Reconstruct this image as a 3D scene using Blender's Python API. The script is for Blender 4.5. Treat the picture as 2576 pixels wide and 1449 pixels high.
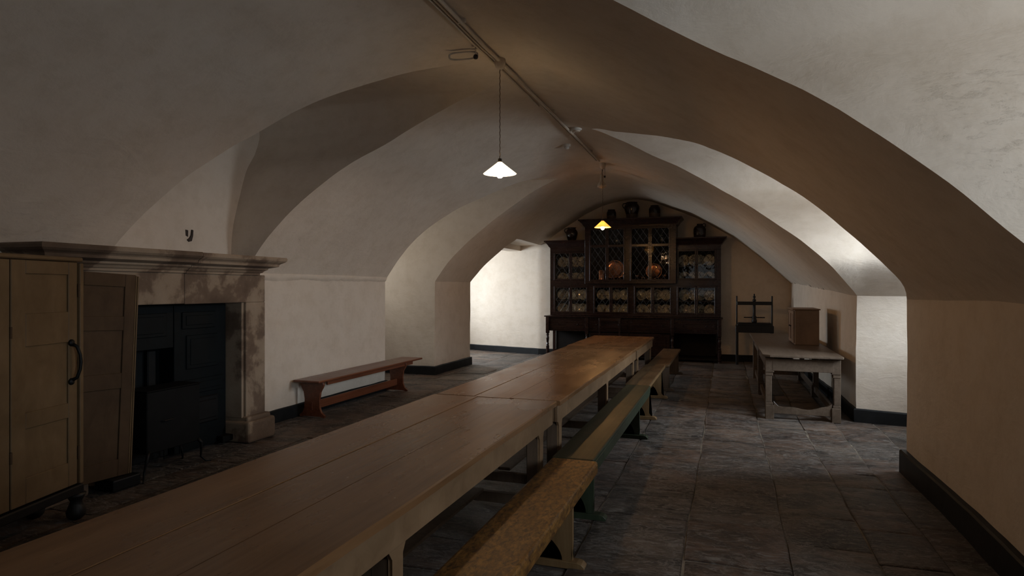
import bpy, bmesh, math, random
from mathutils import Vector, Matrix, noise
random.seed(7)
SC = bpy.context.scene
COL = SC.collection
for o in list(bpy.data.objects):
    bpy.data.objects.remove(o)

# ------------------------------------------------------------------ camera
F_PX = 1580.0
TH = math.atan((1825 - 1288) / F_PX)
cam_d = bpy.data.cameras.new('camera')
cam = bpy.data.objects.new('camera', cam_d)
COL.objects.link(cam)
cam_d.sensor_width = 36.0
cam_d.lens = 36.0 * F_PX / 2576.0
cam_d.shift_y = -1.0 / 2576.0
cam_d.clip_start = 0.05
cam.location = (0, 0, 1.57)
cam.rotation_euler = (math.radians(90), 0, TH)
SC.camera = cam

# ------------------------------------------------------------------ light & exposure
SC.view_settings.view_transform = 'Standard'
SC.view_settings.look = 'None'
SC.view_settings.gamma = 1.0
SC.view_settings.use_curve_mapping = False
SC.view_settings.exposure = -0.12
W = bpy.data.worlds.new('daylight')
SC.world = W
W.use_nodes = True
W.node_tree.nodes['Background'].inputs[0].default_value = (0.62, 0.72, 0.85, 1)
W.node_tree.nodes['Background'].inputs[1].default_value = 0.4


def area(name, loc, target, sx, sy, power, color):
    d = bpy.data.lights.new(name, 'AREA')
    d.shape = 'RECTANGLE'
    d.size, d.size_y = sx, sy
    d.energy = power
    d.color = color
    o = bpy.data.objects.new(name, d)
    COL.objects.link(o)
    o.location = loc
    v = Vector(target) - Vector(loc)
    o.rotation_euler = v.to_track_quat('-Z', 'Y').to_euler()
    return o


SKY = (0.80, 0.90, 1.0)
area('window_daylight_right_near', (3.65, 0.9, 2.15), (1.5, 3.2, 2.1), 1.6, 1.8, 180, SKY)
area('window_daylight_right_far', (3.6, 6.7, 2.5), (1.6, 8.2, 1.2), 1.6, 1.7, 290, SKY)
area('window_daylight_left_far', (-7.35, 13.1, 1.9), (-4.0, 13.6, 1.1), 1.5, 1.4, 210, SKY)
area('window_daylight_left_mid', (-6.95, 9.3, 2.0), (-4.0, 9.6, 1.3), 1.0, 1.2, 26, (0.95, 0.95, 0.9))
area('window_daylight_back', (-0.9, -2.9, 2.0), (-1.6, 5.0, 1.2), 1.6, 1.5, 4.5, (0.95, 0.93, 0.9))  # ambient fill added behind the camera, through an assumed window

# ------------------------------------------------------------------ materials
MATS = {}


def nmat(name):
    m = bpy.data.materials.new(name)
    m.use_nodes = True
    MATS[name] = m
    return m, m.node_tree.nodes, m.node_tree.links, m.node_tree.nodes['Principled BSDF']


def ramp(n, stops):
    r = n.new('ShaderNodeValToRGB')
    el = r.color_ramp.elements
    el[0].position, el[0].color = stops[0][0], (*stops[0][1], 1)
    el[1].position, el[1].color = stops[-1][0], (*stops[-1][1], 1)
    for p, c in stops[1:-1]:
        e = el.new(p)
        e.color = (*c, 1)
    return r


def coords(n, l, scale=(1, 1, 1), space='Object', rot=(0, 0, 0)):
    tc = n.new('ShaderNodeTexCoord')
    mp = n.new('ShaderNodeMapping')
    mp.inputs['Scale'].default_value = scale
    mp.inputs['Rotation'].default_value = rot
    l.new(tc.outputs[space], mp.inputs[0])
    return mp.outputs[0]


def noise_t(n, l, vec, scale, detail=6, rough=0.6, dist=0.0):
    t = n.new('ShaderNodeTexNoise')
    t.inputs['Scale'].default_value = scale
    t.inputs['Detail'].default_value = detail
    t.inputs['Roughness'].default_value = rough
    t.inputs['Distortion'].default_value = dist
    l.new(vec, t.inputs['Vector'])
    return t


def mixc(n, l, fac, a, b, mode='MIX'):
    m = n.new('ShaderNodeMix')
    m.data_type = 'RGBA'
    m.blend_type = mode
    if isinstance(fac, float):
        m.inputs[0].default_value = fac
    else:
        l.new(fac, m.inputs[0])
    for i, v in ((6, a), (7, b)):
        if isinstance(v, tuple):
            m.inputs[i].default_value = (*v, 1)
        else:
            l.new(v, m.inputs[i])
    return m.outputs[2]


def bump(n, l, h, strength, dist, prev=None):
    b = n.new('ShaderNodeBump')
    b.inputs['Strength'].default_value = strength
    b.inputs['Distance'].default_value = dist
    l.new(h, b.inputs['Height'])
    if prev is not None:
        l.new(prev, b.inputs['Normal'])
    return b.outputs[0]


def mat_plaster():
    m, n, l, b = nmat('limewashed_plaster')
    v = coords(n, l)
    a = noise_t(n, l, v, 0.9, 5, 0.6)
    r = ramp(n, [(0.30, (0.615, 0.525, 0.43)), (0.55, (0.665, 0.575, 0.475)), (0.75, (0.69, 0.605, 0.51))])
    l.new(a.outputs[0], r.inputs[0])
    c = noise_t(n, l, v, 5.5, 10, 0.7)
    r2 = ramp(n, [(0.32, (0.91, 0.895, 0.87)), (0.55, (1, 1, 1))])
    l.new(c.outputs[0], r2.inputs[0])
    col = mixc(n, l, 1.0, r.outputs[0], r2.outputs[0], 'MULTIPLY')
    l.new(col, b.inputs['Base Color'])
    b.inputs['Roughness'].default_value = 0.9
    b.inputs['Specular IOR Level'].default_value = 0.15
    p = noise_t(n, l, coords(n, l, (1, 1, 2.2)), 3.0, 9, 0.62, 0.7)
    b1 = bump(n, l, p.outputs[0], 0.35, 0.022)
    mg = noise_t(n, l, v, 22, 5, 0.6)
    b2 = bump(n, l, mg.outputs[0], 0.35, 0.006, b1)
    # places where the coats have flaked: rough, browner patches
    tot = None
    for (c, rad) in (((-4.55, 6.15, 2.15), 0.42), ((-4.45, 6.9, 2.25), 0.40), ((-4.85, 7.2, 1.78), 0.6), ((1.12, 3.2, 2.45), 0.42), ((1.2, 3.2, 2.15), 0.3), ((-4.6, 2.3, 2.1), 0.5), ((-4.7, 3.2, 1.95), 0.35)):
        gm = n.new('ShaderNodeNewGeometry')
        vd = n.new('ShaderNodeVectorMath')
        vd.operation = 'DISTANCE'
        vd.inputs[1].default_value = c
        l.new(gm.outputs['Position'], vd.inputs[0])
        mr = n.new('ShaderNodeMapRange')
        mr.inputs['From Min'].default_value = rad
        mr.inputs['From Max'].default_value = rad * 0.2
        l.new(vd.outputs['Value'], mr.inputs['Value'])
        if tot is None:
            tot = mr.outputs[0]
        else:
            mx = n.new('ShaderNodeMath')
            mx.operation = 'MAXIMUM'
            l.new(tot, mx.inputs[0])
            l.new(mr.outputs[0], mx.inputs[1])
            tot = mx.outputs[0]
    fl = noise_t(n, l, coords(n, l, (1, 1, 2.6)), 11.0, 8, 0.72, 0.15)
    fr = ramp(n, [(0.54, (0, 0, 0)), (0.66, (1, 1, 1))])
    l.new(fl.outputs[0], fr.inputs[0])
    ml = n.new('ShaderNodeMath')
    ml.operation = 'MULTIPLY'
    l.new(fr.outputs[0], ml.inputs[0])
    l.new(tot, ml.inputs[1])
    b3 = bump(n, l, ml.outputs[0], 0.4, 0.009, b2)
    l.new(b3, b.inputs['Normal'])
    hf = n.new('ShaderNodeMath')
    hf.operation = 'MULTIPLY'
    hf.inputs[1].default_value = 0.12
    l.new(ml.outputs[0], hf.inputs[0])
    l.new(mixc(n, l, hf.outputs[0], col, (0.42, 0.34, 0.26)), b.inputs['Base Color'])
    return m


def mat_simple(name, col, rough=0.6, metal=0.0, spec=0.4, var=0.25, scale=8, bmp=0.15, bd=0.004, stretch=(1, 1, 1)):
    m, n, l, b = nmat(name)
    v = coords(n, l, stretch)
    t = noise_t(n, l, v, scale, 7, 0.65, 0.2)
    lo = tuple(c * (1 - var) for c in col)
    hi = tuple(min(1, c * (1 + var)) for c in col)
    r = ramp(n, [(0.3, lo), (0.7, hi)])
    l.new(t.outputs[0], r.inputs[0])
    l.new(r.outputs[0], b.inputs['Base Color'])
    b.inputs['Roughness'].default_value = rough
    b.inputs['Metallic'].default_value = metal
    b.inputs['Specular IOR Level'].default_value = spec
    if bmp:
        l.new(bump(n, l, t.outputs[0], bmp, bd), b.inputs['Normal'])
    return m


def mat_wood(name, c1, c2, c3, rough=0.42, rlo=None, wear=None, wear_amt=(0.55, 0.7), spec=0.4, grain=(9, 0.35, 9), marks=0.0, wear_scale=6.0):
    """Painted or waxed timber with the grain along Y; wear = colour showing where paint has gone."""
    m, n, l, b = nmat(name)
    v = coords(n, l, grain)
    g = noise_t(n, l, v, 3.0, 8, 0.65, 0.6)
    r = ramp(n, [(0.3, c1), (0.5, c2), (0.72, c3)])
    l.new(g.outputs[0], r.inputs[0])
    col = r.outputs[0]
    v2 = coords(n, l, (1, 0.45, 1))
    big = noise_t(n, l, v2, 2.2, 5, 0.6)
    r3 = ramp(n, [(0.3, (0.72, 0.70, 0.68)), (0.65, (1.08, 1.06, 1.05))])
    l.new(big.outputs[0], r3.inputs[0])
    col = mixc(n, l, 1.0, col, r3.outputs[0], 'MULTIPLY')
    if wear:
        v3 = coords(n, l, (1.6, 0.8, 1.6))
        w = noise_t(n, l, v3, wear_scale, 12, 0.8, 0.5)
        rw = ramp(n, [(wear_amt[0], (0, 0, 0)), (wear_amt[1], (1, 1, 1))])
        l.new(w.outputs[0], rw.inputs[0])
        col = mixc(n, l, rw.outputs[0], col, wear)
    nrm = bump(n, l, g.outputs[0], 0.22, 0.003)
    if marks:
        v4 = coords(n, l, (7, 1.8, 7), rot=(0, 0, 0.5))
        d = noise_t(n, l, v4, 2.6, 3, 0.5, 1.2)
        rd = ramp(n, [(0.73, (0, 0, 0)), (0.76, (1, 1, 1))])
        l.new(d.outputs[0], rd.inputs[0])
        mk = n.new('ShaderNodeMath')
        mk.operation = 'MULTIPLY'
        mk.inputs[1].default_value = marks
        l.new(rd.outputs[0], mk.inputs[0])
        col = mixc(n, l, mk.outputs[0], col, (0.07, 0.04, 0.022))
        inv = n.new('ShaderNodeMath')
        inv.operation = 'SUBTRACT'
        inv.inputs[0].default_value = 1.0
        l.new(rd.outputs[0], inv.inputs[1])
        nrm = bump(n, l, inv.outputs[0], 0.5, 0.003, nrm)
        wv = noise_t(n, l, coords(n, l, (1, 0.5, 1)), 7.0, 3, 0.5)
        nrm = bump(n, l, wv.outputs[0], 0.15, 0.006, nrm)
    l.new(col, b.inputs['Base Color'])
    rr = ramp(n, [(0.3, (rough - 0.06,) * 3), (0.7, (rough + 0.08,) * 3)])
    l.new(big.outputs[0], rr.inputs[0])
    l.new(rr.outputs[0], b.inputs['Roughness'])
    b.inputs['Specular IOR Level'].default_value = spec
    l.new(nrm, b.inputs['Normal'])
    return m


def mat_flag():
    m, n, l, b = nmat('flagstone')
    at = n.new('ShaderNodeAttribute')
    at.attribute_name = 'tint'
    v = coords(n, l)
    base = ramp(n, [(0.0, (0.046, 0.039, 0.035)), (0.25, (0.095, 0.061, 0.043)), (0.5, (0.070, 0.060, 0.052)), (0.75, (0.108, 0.072, 0.050)), (1.0, (0.125, 0.105, 0.086))])
    l.new(at.outputs['Fac'], base.inputs[0])
    a = noise_t(n, l, coords(n, l, (1, 1.5, 1)), 2.3, 8, 0.68, 0.8)
    r = ramp(n, [(0.40, (0.35, 0.33, 0.32)), (0.5, (0.95, 0.88, 0.82)), (0.60, (1.7, 1.55, 1.42))])
    l.new(a.outputs[0], r.inputs[0])
    col = mixc(n, l, 1.0, base.outputs[0], r.outputs[0], 'MULTIPLY')
    s = noise_t(n, l, coords(n, l, (1, 2.2, 1)), 9.0, 9, 0.75, 1.6)
    rs = ramp(n, [(0.50, (0, 0, 0)), (0.61, (0.85, 0.85, 0.85))])
    l.new(s.outputs[0], rs.inputs[0])
    col = mixc(n, l, rs.outputs[0], col, (0.25, 0.225, 0.20))
    vn = noise_t(n, l, coords(n, l, (1, 1.9, 1)), 4.5, 10, 0.72, 1.3)
    ab = n.new('ShaderNodeMath')
    ab.operation = 'SUBTRACT'
    ab.inputs[1].default_value = 0.5
    l.new(vn.outputs[0], ab.inputs[0])
    ab2 = n.new('ShaderNodeMath')
    ab2.operation = 'ABSOLUTE'
    l.new(ab.outputs[0], ab2.inputs[0])
    rv = ramp(n, [(0.0, (0.9, 0.9, 0.9)), (0.010, (0.35, 0.35, 0.35)), (0.028, (0, 0, 0))])
    l.new(ab2.outputs[0], rv.inputs[0])
    mk = noise_t(n, l, v, 1.3, 2, 0.5)
    rm = ramp(n, [(0.42, (0, 0, 0)), (0.54, (1, 1, 1))])
    l.new(mk.outputs[0], rm.inputs[0])
    vm = n.new('ShaderNodeMath')
    vm.operation = 'MULTIPLY'
    l.new(rv.outputs[0], vm.inputs[0])
    l.new(rm.outputs[0], vm.inputs[1])
    col = mixc(n, l, vm.outputs[0], col, (0.30, 0.27, 0.235))
    l.new(col, b.inputs['Base Color'])
    rr = ramp(n, [(0.3, (0.36,) * 3), (0.7, (0.66,) * 3)])
    l.new(s.outputs[0], rr.inputs[0])
    l.new(rr.outputs[0], b.inputs['Roughness'])
    b.inputs['Specular IOR Level'].default_value = 0.45
    b1 = bump(n, l, a.outputs[0], 1.0, 0.045)
    b2 = bump(n, l, s.outputs[0], 1.0, 0.022, b1)
    l.new(b2, b.inputs['Normal'])
    return m


def mat_stone():
    m, n, l, b = nmat('carved_sandstone')
    v = coords(n, l)
    a = noise_t(n, l, v, 1.9, 7, 0.58, 0.15)
    r = ramp(n, [(0.36, (0.105, 0.068, 0.043)), (0.485, (0.16, 0.108, 0.072)), (0.53, (0.30, 0.225, 0.155)), (0.68, (0.36, 0.28, 0.20))])
    l.new(a.outputs[0], r.inputs[0])
    l.new(r.outputs[0], b.inputs['Base Color'])
    b.inputs['Roughness'].default_value = 0.85
    c = noise_t(n, l, v, 16, 9, 0.7)
    l.new(bump(n, l, c.outputs[0], 0.5, 0.012), b.inputs['Normal'])
    return m


def mat_glass(name='leaded_glass'):
    m, n, l, b = nmat(name)
    n.remove(b)
    out = n['Material Output']
    tr = n.new('ShaderNodeBsdfTransparent')
    tr.inputs[0].default_value = (0.86, 0.88, 0.86, 1)
    gl = n.new('ShaderNodeBsdfGlossy')
    gl.inputs['Roughness'].default_value = 0.03
    fr = n.new('ShaderNodeFresnel')
    fr.inputs['IOR'].default_value = 1.42
    mx = n.new('ShaderNodeMixShader')
    v = coords(n, l)
    t = noise_t(n, l, v, 9, 2, 0.5)
    vo = n.new('ShaderNodeTexVoronoi')
    vo.inputs['Scale'].default_value = 8
    l.new(v, vo.inputs['Vector'])
    nr = bump(n, l, t.outputs[0], 0.25, 0.006)
    nr = bump(n, l, vo.outputs['Distance'], 0.06, 0.006, nr)
    l.new(nr, gl.inputs['Normal'])
    l.new(fr.outputs[0], mx.inputs[0])
    l.new(tr.outputs[0], mx.inputs[1])
    l.new(gl.outputs[0], mx.inputs[2])
    l.new(mx.outputs[0], out.inputs['Surface'])
    return m


def mat_emit(name, col, strength, base=(1, 1, 1), trans=0.0):
    m, n, l, b = nmat(name)
    b.inputs['Base Color'].default_value = (*base, 1)
    b.inputs['Emission Color'].default_value = (*col, 1)
    b.inputs['Emission Strength'].default_value = strength
    b.inputs['Roughness'].default_value = 0.4
    if trans:
        tl = n.new('ShaderNodeBsdfTranslucent')
        tl.inputs[0].default_value = (*base, 1)
        mx = n.new('ShaderNodeMixShader')
        mx.inputs[0].default_value = trans
        l.new(b.outputs[0], mx.inputs[1])
        l.new(tl.outputs[0], mx.inputs[2])
        l.new(mx.outputs[0], n['Material Output'].inputs['Surface'])
    return m


def mat_plate():
    m, n, l, b = nmat('patterned_earthenware')
    oi = n.new('ShaderNodeObjectInfo')
    v = coords(n, l, space='Object')
    ad = n.new('ShaderNodeVectorMath')
    ad.operation = 'ADD'
    sc = n.new('ShaderNodeVectorMath')
    sc.operation = 'SCALE'
    sc.inputs['Scale'].default_value = 7.0
    l.new(oi.outputs['Location'], sc.inputs[0])
    l.new(v, ad.inputs[0])
    l.new(sc.outputs[0], ad.inputs[1])
    t = noise_t(n, l, ad.outputs[0], 17, 4, 0.65, 0.8)
    r = ramp(n, [(0.50, (0.74, 0.68, 0.56)), (0.58, (0.30, 0.25, 0.19)), (0.68, (0.10, 0.08, 0.06))])
    l.new(t.outputs[0], r.inputs[0])
    l.new(r.outputs[0], b.inputs['Base Color'])
    b.inputs['Roughness'].default_value = 0.14
    b.inputs['Specular IOR Level'].default_value = 0.6
    return m


PL = mat_plaster()
FLAG = mat_flag()
MORTAR = mat_simple('joint_mortar', (0.15, 0.125, 0.095), 0.95, var=0.7, scale=5, bmp=0.6, bd=0.02)
STONE = mat_stone()
BLACK = mat_simple('black_skirting_paint', (0.008, 0.0085, 0.009), 0.55, var=0.4, bmp=0.3, spec=0.25)
TABLE = mat_wood('waxed_table_paint', (0.175, 0.088, 0.038), (0.225, 0.118, 0.052), (0.265, 0.145, 0.067), rough=0.27, spec=0.45, marks=0.5)
TABLELEG = mat_wood('buff_table_paint', (0.185, 0.112, 0.058), (0.225, 0.142, 0.076), (0.265, 0.172, 0.096), rough=0.5, wear=(0.09, 0.052, 0.03), wear_amt=(0.62, 0.68), grain=(3, 3, 3))
TABLEBASE = mat_wood('brown_leg_timber', (0.085, 0.056, 0.036), (0.115, 0.078, 0.05), (0.15, 0.10, 0.066), rough=0.6, grain=(6, 6, 0.6))
OCHRE = mat_wood('worn_ochre_paint', (0.165, 0.074, 0.016), (0.235, 0.112, 0.026), (0.30, 0.155, 0.040), rough=0.46, spec=0.3, wear=(0.038, 0.018, 0.009), wear_amt=(0.42, 0.60), wear_scale=24, grain=(5, 1.2, 5))
OCHRELEG = mat_wood('buff_bench_leg', (0.15, 0.088, 0.036), (0.185, 0.112, 0.048), (0.22, 0.138, 0.064), rough=0.55, grain=(5, 5, 0.7))
GREENTOP = mat_wood('worn_green_seat', (0.026, 0.025, 0.012), (0.040, 0.037, 0.018), (0.058, 0.048, 0.025), rough=0.50, spec=0.28, wear=(0.075, 0.045, 0.022), wear_amt=(0.55, 0.68), wear_scale=9)
GREEN = mat_wood('green_bench_paint', (0.017, 0.027, 0.014), (0.025, 0.037, 0.019), (0.034, 0.048, 0.027), rough=0.5, wear=(0.13, 0.10, 0.07), wear_amt=(0.64, 0.7), grain=(5, 5, 0.8))
BROWNTOP = mat_wood('worn_brown_seat', (0.084, 0.0504, 0.0238), (0.126, 0.077, 0.0364), (0.161, 0.1015, 0.049), rough=0.42, wear=(0.049, 0.028, 0.014), wear_amt=(0.5, 0.62))
REDWOOD = mat_wood('varnished_mahogany', (0.095, 0.030, 0.014), (0.15, 0.05, 0.024), (0.20, 0.072, 0.036), rough=0.3, spec=0.5)
DRESS = mat_wood('dark_dresser_mahogany', (0.014, 0.006, 0.0042), (0.022, 0.0088, 0.006), (0.031, 0.013, 0.0085), rough=0.25, spec=0.4, grain=(0.8, 5, 5))
DRESSIN = mat_simple('dark_cabinet_lining', (0.012, 0.009, 0.0075), 0.7, var=0.3, spec=0.2)
BLACKWOOD = mat_simple('black_stained_wood', (0.010, 0.009, 0.0085), 0.45, var=0.3, spec=0.35)
LEAD = mat_simple('lead_came', (0.09, 0.085, 0.08), 0.45, metal=0.7, var=0.2, bmp=0)
GLASS = mat_glass()
PLATE = mat_plate()
COPPER = mat_simple('polished_copper', (0.75, 0.34, 0.20), 0.16, metal=1.0, var=0.25, scale=30, bmp=0.35, bd=0.003)
PEWTER = mat_simple('dark_pewter', (0.16, 0.15, 0.14), 0.2, metal=0.9, var=0.3, bmp=0.1)
JAR = mat_simple('brown_glazed_stoneware', (0.022, 0.012, 0.009), 0.14, var=0.4, spec=0.6, bmp=0.05)
JARBASE = mat_simple('unglazed_stoneware', (0.085, 0.06, 0.045), 0.6, var=0.3)
IRON = mat_simple('blackleaded_iron', (0.0045, 0.005, 0.0052), 0.5, metal=0.0, var=0.35, spec=0.25, bmp=0.25)
IRONBLUE = mat_simple('blue_black_range_enamel', (0.0030, 0.0052, 0.0062), 0.55, var=0.3, spec=0.15)
TIN = mat_simple('black_japanned_tin', (0.0048, 0.005, 0.005), 0.6, var=0.3, spec=0.15)
CREAM = mat_wood('aged_cream_paint', (0.145, 0.092, 0.044), (0.178, 0.116, 0.058), (0.205, 0.137, 0.072), rough=0.55, spec=0.25, grain=(2, 2, 1), wear=(0.10, 0.06, 0.03), wear_amt=(0.66, 0.8))
BUFF = mat_wood('aged_brown_paint', (0.060, 0.035, 0.017), (0.078, 0.047, 0.024), (0.096, 0.060, 0.032), rough=0.6, spec=0.2, grain=(2, 2, 1))
GREYWOOD = mat_wood('scrubbed_grey_paint', (0.080, 0.056, 0.038), (0.108, 0.078, 0.054), (0.138, 0.102, 0.074), rough=0.45, wear=(0.045, 0.03, 0.021), wear_amt=(0.6, 0.68))
BOXPAINT = mat_wood('brown_box_paint', (0.1875, 0.1187, 0.075), (0.2313, 0.15, 0.09375), (0.2625, 0.175, 0.1125), rough=0.5, grain=(2, 2, 1))
PIPE = mat_simple('painted_conduit', (0.50, 0.42, 0.33), 0.5, var=0.15, bmp=0.1)
PIPEDARK = mat_simple('dark_cable', (0.03, 0.02, 0.015), 0.6, var=0.2, bmp=0)
FLEX = mat_simple('twisted_brown_flex', (0.09, 0.055, 0.03), 0.7, var=0.6, scale=60, bmp=0.2)
BULB = mat_emit('lit_bulb', (1.0, 0.57, 0.27), 620)
BULB2 = mat_emit('lit_amber_bulb', (1.0, 0.53, 0.20), 760)
SHADE1 = mat_emit('lit_opal_glass_shade', (1.0, 0.84, 0.58), 5.0, (0.95, 0.88, 0.75), 0.5)
SHADE2 = mat_emit('lit_amber_glass_shade', (1.0, 0.58, 0.13), 1.0, (0.9, 0.62, 0.28), 0.5)
WHITEPL = mat_simple('white_plastic', (0.52, 0.48, 0.42), 0.5, var=0.05, bmp=0)
FRAMEW = mat_simple('white_window_paint', (0.6, 0.6, 0.58), 0.5, var=0.05, bmp=0)


# ------------------------------------------------------------------ geometry helpers
def link(name, bm, mat, parent=None, smooth=False, wn=False):
    me = bpy.data.meshes.new(name)
    bmesh.ops.recalc_face_normals(bm, faces=bm.faces)
    bm.to_mesh(me)
    bm.free()
    for mm in (mat if isinstance(mat, (list, tuple)) else [mat]):
        me.materials.append(mm)
    if smooth:
        for p in me.polygons:
            p.use_smooth = True
    o = bpy.data.objects.new(name, me)
    COL.objects.link(o)
    if parent is not None:
        o.parent = parent
    return o


def thing(name, label, cat, loc=(0, 0, 0), rz=0.0, group=None):
    o = bpy.data.objects.new(name, None)
    o.empty_display_size = 0.1
    COL.objects.link(o)
    o.location = loc
    o.rotation_euler = (0, 0, rz)
    tag(o, label, cat, group)
    return o


def tag(o, label, cat, group=None):
    o['label'] = label
    o['category'] = cat
    if group:
        o['group'] = group
    return o


def structure(o):
    o['kind'] = 'structure'
    return o


def dup(root, loc=None, label=None, group=None):
    r = root.copy()
    COL.objects.link(r)
    if loc:
        r.location = loc
    if label:
        r['label'] = label
    if group:
        r['group'] = group
    for ch in list(root.children):
        c = ch.copy()
        COL.objects.link(c)
        c.parent = r
        for g in list(ch.children):
            d = g.copy()
            COL.objects.link(d)
            d.parent = c
    return r


def box(bm, x0, x1, y0, y1, z0, z1, bev=0.004, seg=1, mi=0, mat=None):
    g = bmesh.ops.create_cube(bm, size=1.0)
    vs = g['verts']
    for v in vs:
        v.co = Vector(((x0 + x1) / 2 + v.co.x * (x1 - x0), (y0 + y1) / 2 + v.co.y * (y1 - y0), (z0 + z1) / 2 + v.co.z * (z1 - z0)))
    fs = set(f for v in vs for f in v.link_faces)
    if bev > 0:
        es = set(e for v in vs for e in v.link_edges)
        r = bmesh.ops.bevel(bm, geom=list(es), offset=min(bev, 0.45 * min(abs(x1 - x0), abs(y1 - y0), abs(z1 - z0))), segments=seg, affect='EDGES', profile=0.5)
        vs = list(set(v for f in r['faces'] for v in f.verts) | set(v for v in vs if v.is_valid))
    if mat is not None:
        bmesh.ops.transform(bm, matrix=mat, verts=[v for v in vs if v.is_valid])
    if mi:
        for v in vs:
            if v.is_valid:
                for f in v.link_faces:
                    f.material_index = mi
    return [v for v in vs if v.is_valid]


def prism(bm, pts, axis, a0, a1, bev=0.003):
    """pts: outline in the two remaining axes (in x,y,z order), extruded along axis from a0 to a1."""
    def mk(p, a):
        c = list(p)
        c.insert(axis, a)
        return Vector(c)
    lo = [bm.verts.new(mk(p, a0)) for p in pts]
    hi = [bm.verts.new(mk(p, a1)) for p in pts]
    f1 = bm.faces.new(lo)
    f2 = bm.faces.new(list(reversed(hi)))
    k = len(pts)
    for i in range(k):
        bm.faces.new((lo[i], hi[i], hi[(i + 1) % k], lo[(i + 1) % k]))
    if bev > 0:
        es = list(f1.edges) + list(f2.edges)
        bmesh.ops.bevel(bm, geom=es, offset=bev, segments=1, affect='EDGES')


def lathe(bm, prof, cx=0, cy=0, cz=0, seg=24, mat=None, cap=True):
    rings = []
    for r, z in prof:
        ring = []
        for i in range(seg):
            a = 2 * math.pi * i / seg
            p = Vector((r * math.cos(a), r * math.sin(a), z))
            if mat is not None:
                p = mat @ p
            ring.append(bm.verts.new(p + Vector((cx, cy, cz))))
        rings.append(ring)
    for a, b in zip(rings[:-1], rings[1:]):
        for i in range(seg):
            bm.faces.new((a[i], a[(i + 1) % seg], b[(i + 1) % seg], b[i]))
    if cap:
        for ring in (rings[0], rings[-1]):
            try:
                bm.faces.new(ring)
            except ValueError:
                pass


def tube(bm, pts, r, seg=8, closed=False):
    pts = [Vector(p) for p in pts]
    rings = []
    k = len(pts)
    prev = None
    for i, p in enumerate(pts):
        if closed:
            d = pts[(i + 1) % k] - pts[i - 1]
        else:
            d = pts[min(i + 1, k - 1)] - pts[max(i - 1, 0)]
        d.normalize()
        if prev is None:
            up = Vector((0, 0, 1)) if abs(d.z) < 0.9 else Vector((1, 0, 0))
            u = d.cross(up).normalized()
        else:
            u = (prev - d * prev.dot(d)).normalized()
        w = d.cross(u)
        prev = u
        rr = r[i] if isinstance(r, (list, tuple)) else r
        rings.append([bm.verts.new(p + u * rr * math.cos(2 * math.pi * j / seg) + w * rr * math.sin(2 * math.pi * j / seg)) for j in range(seg)])
    n = k if closed else k - 1
    for i in range(n):
        a, b = rings[i], rings[(i + 1) % k]
        for j in range(seg):
            bm.faces.new((a[j], a[(j + 1) % seg], b[(j + 1) % seg], b[j]))
    if not closed:
        bm.faces.new(rings[0])
        bm.faces.new(rings[-1])


def interp(x, X, Y):
    if x <= X[0]:
        return Y[0]
    if x >= X[-1]:
        return Y[-1]
    for i in range(len(X) - 1):
        if x <= X[i + 1]:
            t = (x - X[i]) / (X[i + 1] - X[i])
            return Y[i] + t * (Y[i + 1] - Y[i])


class Smooth:
    """piecewise-linear data smoothed by a running mean"""
    def __init__(s, pts, w=0.12, n=400):
        pts = sorted(pts)
        X = [p[0] for p in pts]
        Yv = [p[1] for p in pts]
        s.a, s.b, s.n = X[0], X[-1], n
        h = (s.b - s.a) / n
        v = [interp(s.a + h * i, X, Yv) for i in range(n + 1)]
        k = max(1, int(w / h))
        for _ in range(2):
            o = []
            for i in range(n + 1):
                kk = min(k, i, n - i)
                o.append(sum(v[i - kk:i + kk + 1]) / (2 * kk + 1))
            v = o
        s.v = v

    def __call__(s, x):
        t = (x - s.a) / (s.b - s.a) * s.n
        t = min(max(t, 0), s.n)
        i = min(int(t), s.n - 1)
        return s.v[i] + (t - i) * (s.v[i + 1] - s.v[i])


def mitred(b, prof, x0, x1, yf, yb, dz, axis, lret=True, rret=True):
    """moulding profile (projection, z) carried round the front and both returned ends"""
    rings = []
    for o, z in prof:
        a, c = (o if lret else 0), (o if rret else 0)
        if axis == 'y':
            pts = [(x0 - a, yb), (x0 - a, yf - o), (x1 + c, yf - o), (x1 + c, yb)]
        else:
            pts = [(yb, x0 - a), (yf + o, x0 - a), (yf + o, x1 + c), (yb, x1 + c)]
        rings.append([b.verts.new((p[0], p[1], z + dz)) for p in pts])
    for r0, r1 in zip(rings[:-1], rings[1:]):
        for k in range(4):
            b.faces.new((r0[k], r0[(k + 1) % 4], r1[(k + 1) % 4], r1[k]))
    b.faces.new(rings[0])
    b.faces.new(rings[-1])


# ------------------------------------------------------------------ vault data (metres)
PX = [-4.95, -4.85, -4.6, -4.3, -4.0, -3.73, -3.37, -3.07, -2.64, -2.3, -1.9, -1.55, -1.19, -.6, -.21, .21, .62, .98, 1.25, 1.40, 1.46]
PZ = [1.68, 1.83, 2.12, 2.42, 2.66, 2.84, 3.06, 3.24, 3.42, 3.51, 3.545, 3.48, 3.33, 3.09, 2.87, 2.6, 2.26, 1.93, 1.68, 1.55, 1.48]
ZB = Smooth(list(zip(PX, PZ)), 0.10)
XC = -1.9
XL = -4.95


def sm(t):
    t = min(max(t, 0), 1)
    return t * t * (3 - 2 * t)


def ceil_z(x, y):
    z = ZB(x)
    return z + 0.08 * sm((10.48 - y) / 0.34) * min(max((z - 1.7) / 1.0, 0), 1)


def xr(y):
    return 1.46 - 0.18 * sm((y - 8.2) / 6.0)


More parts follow.
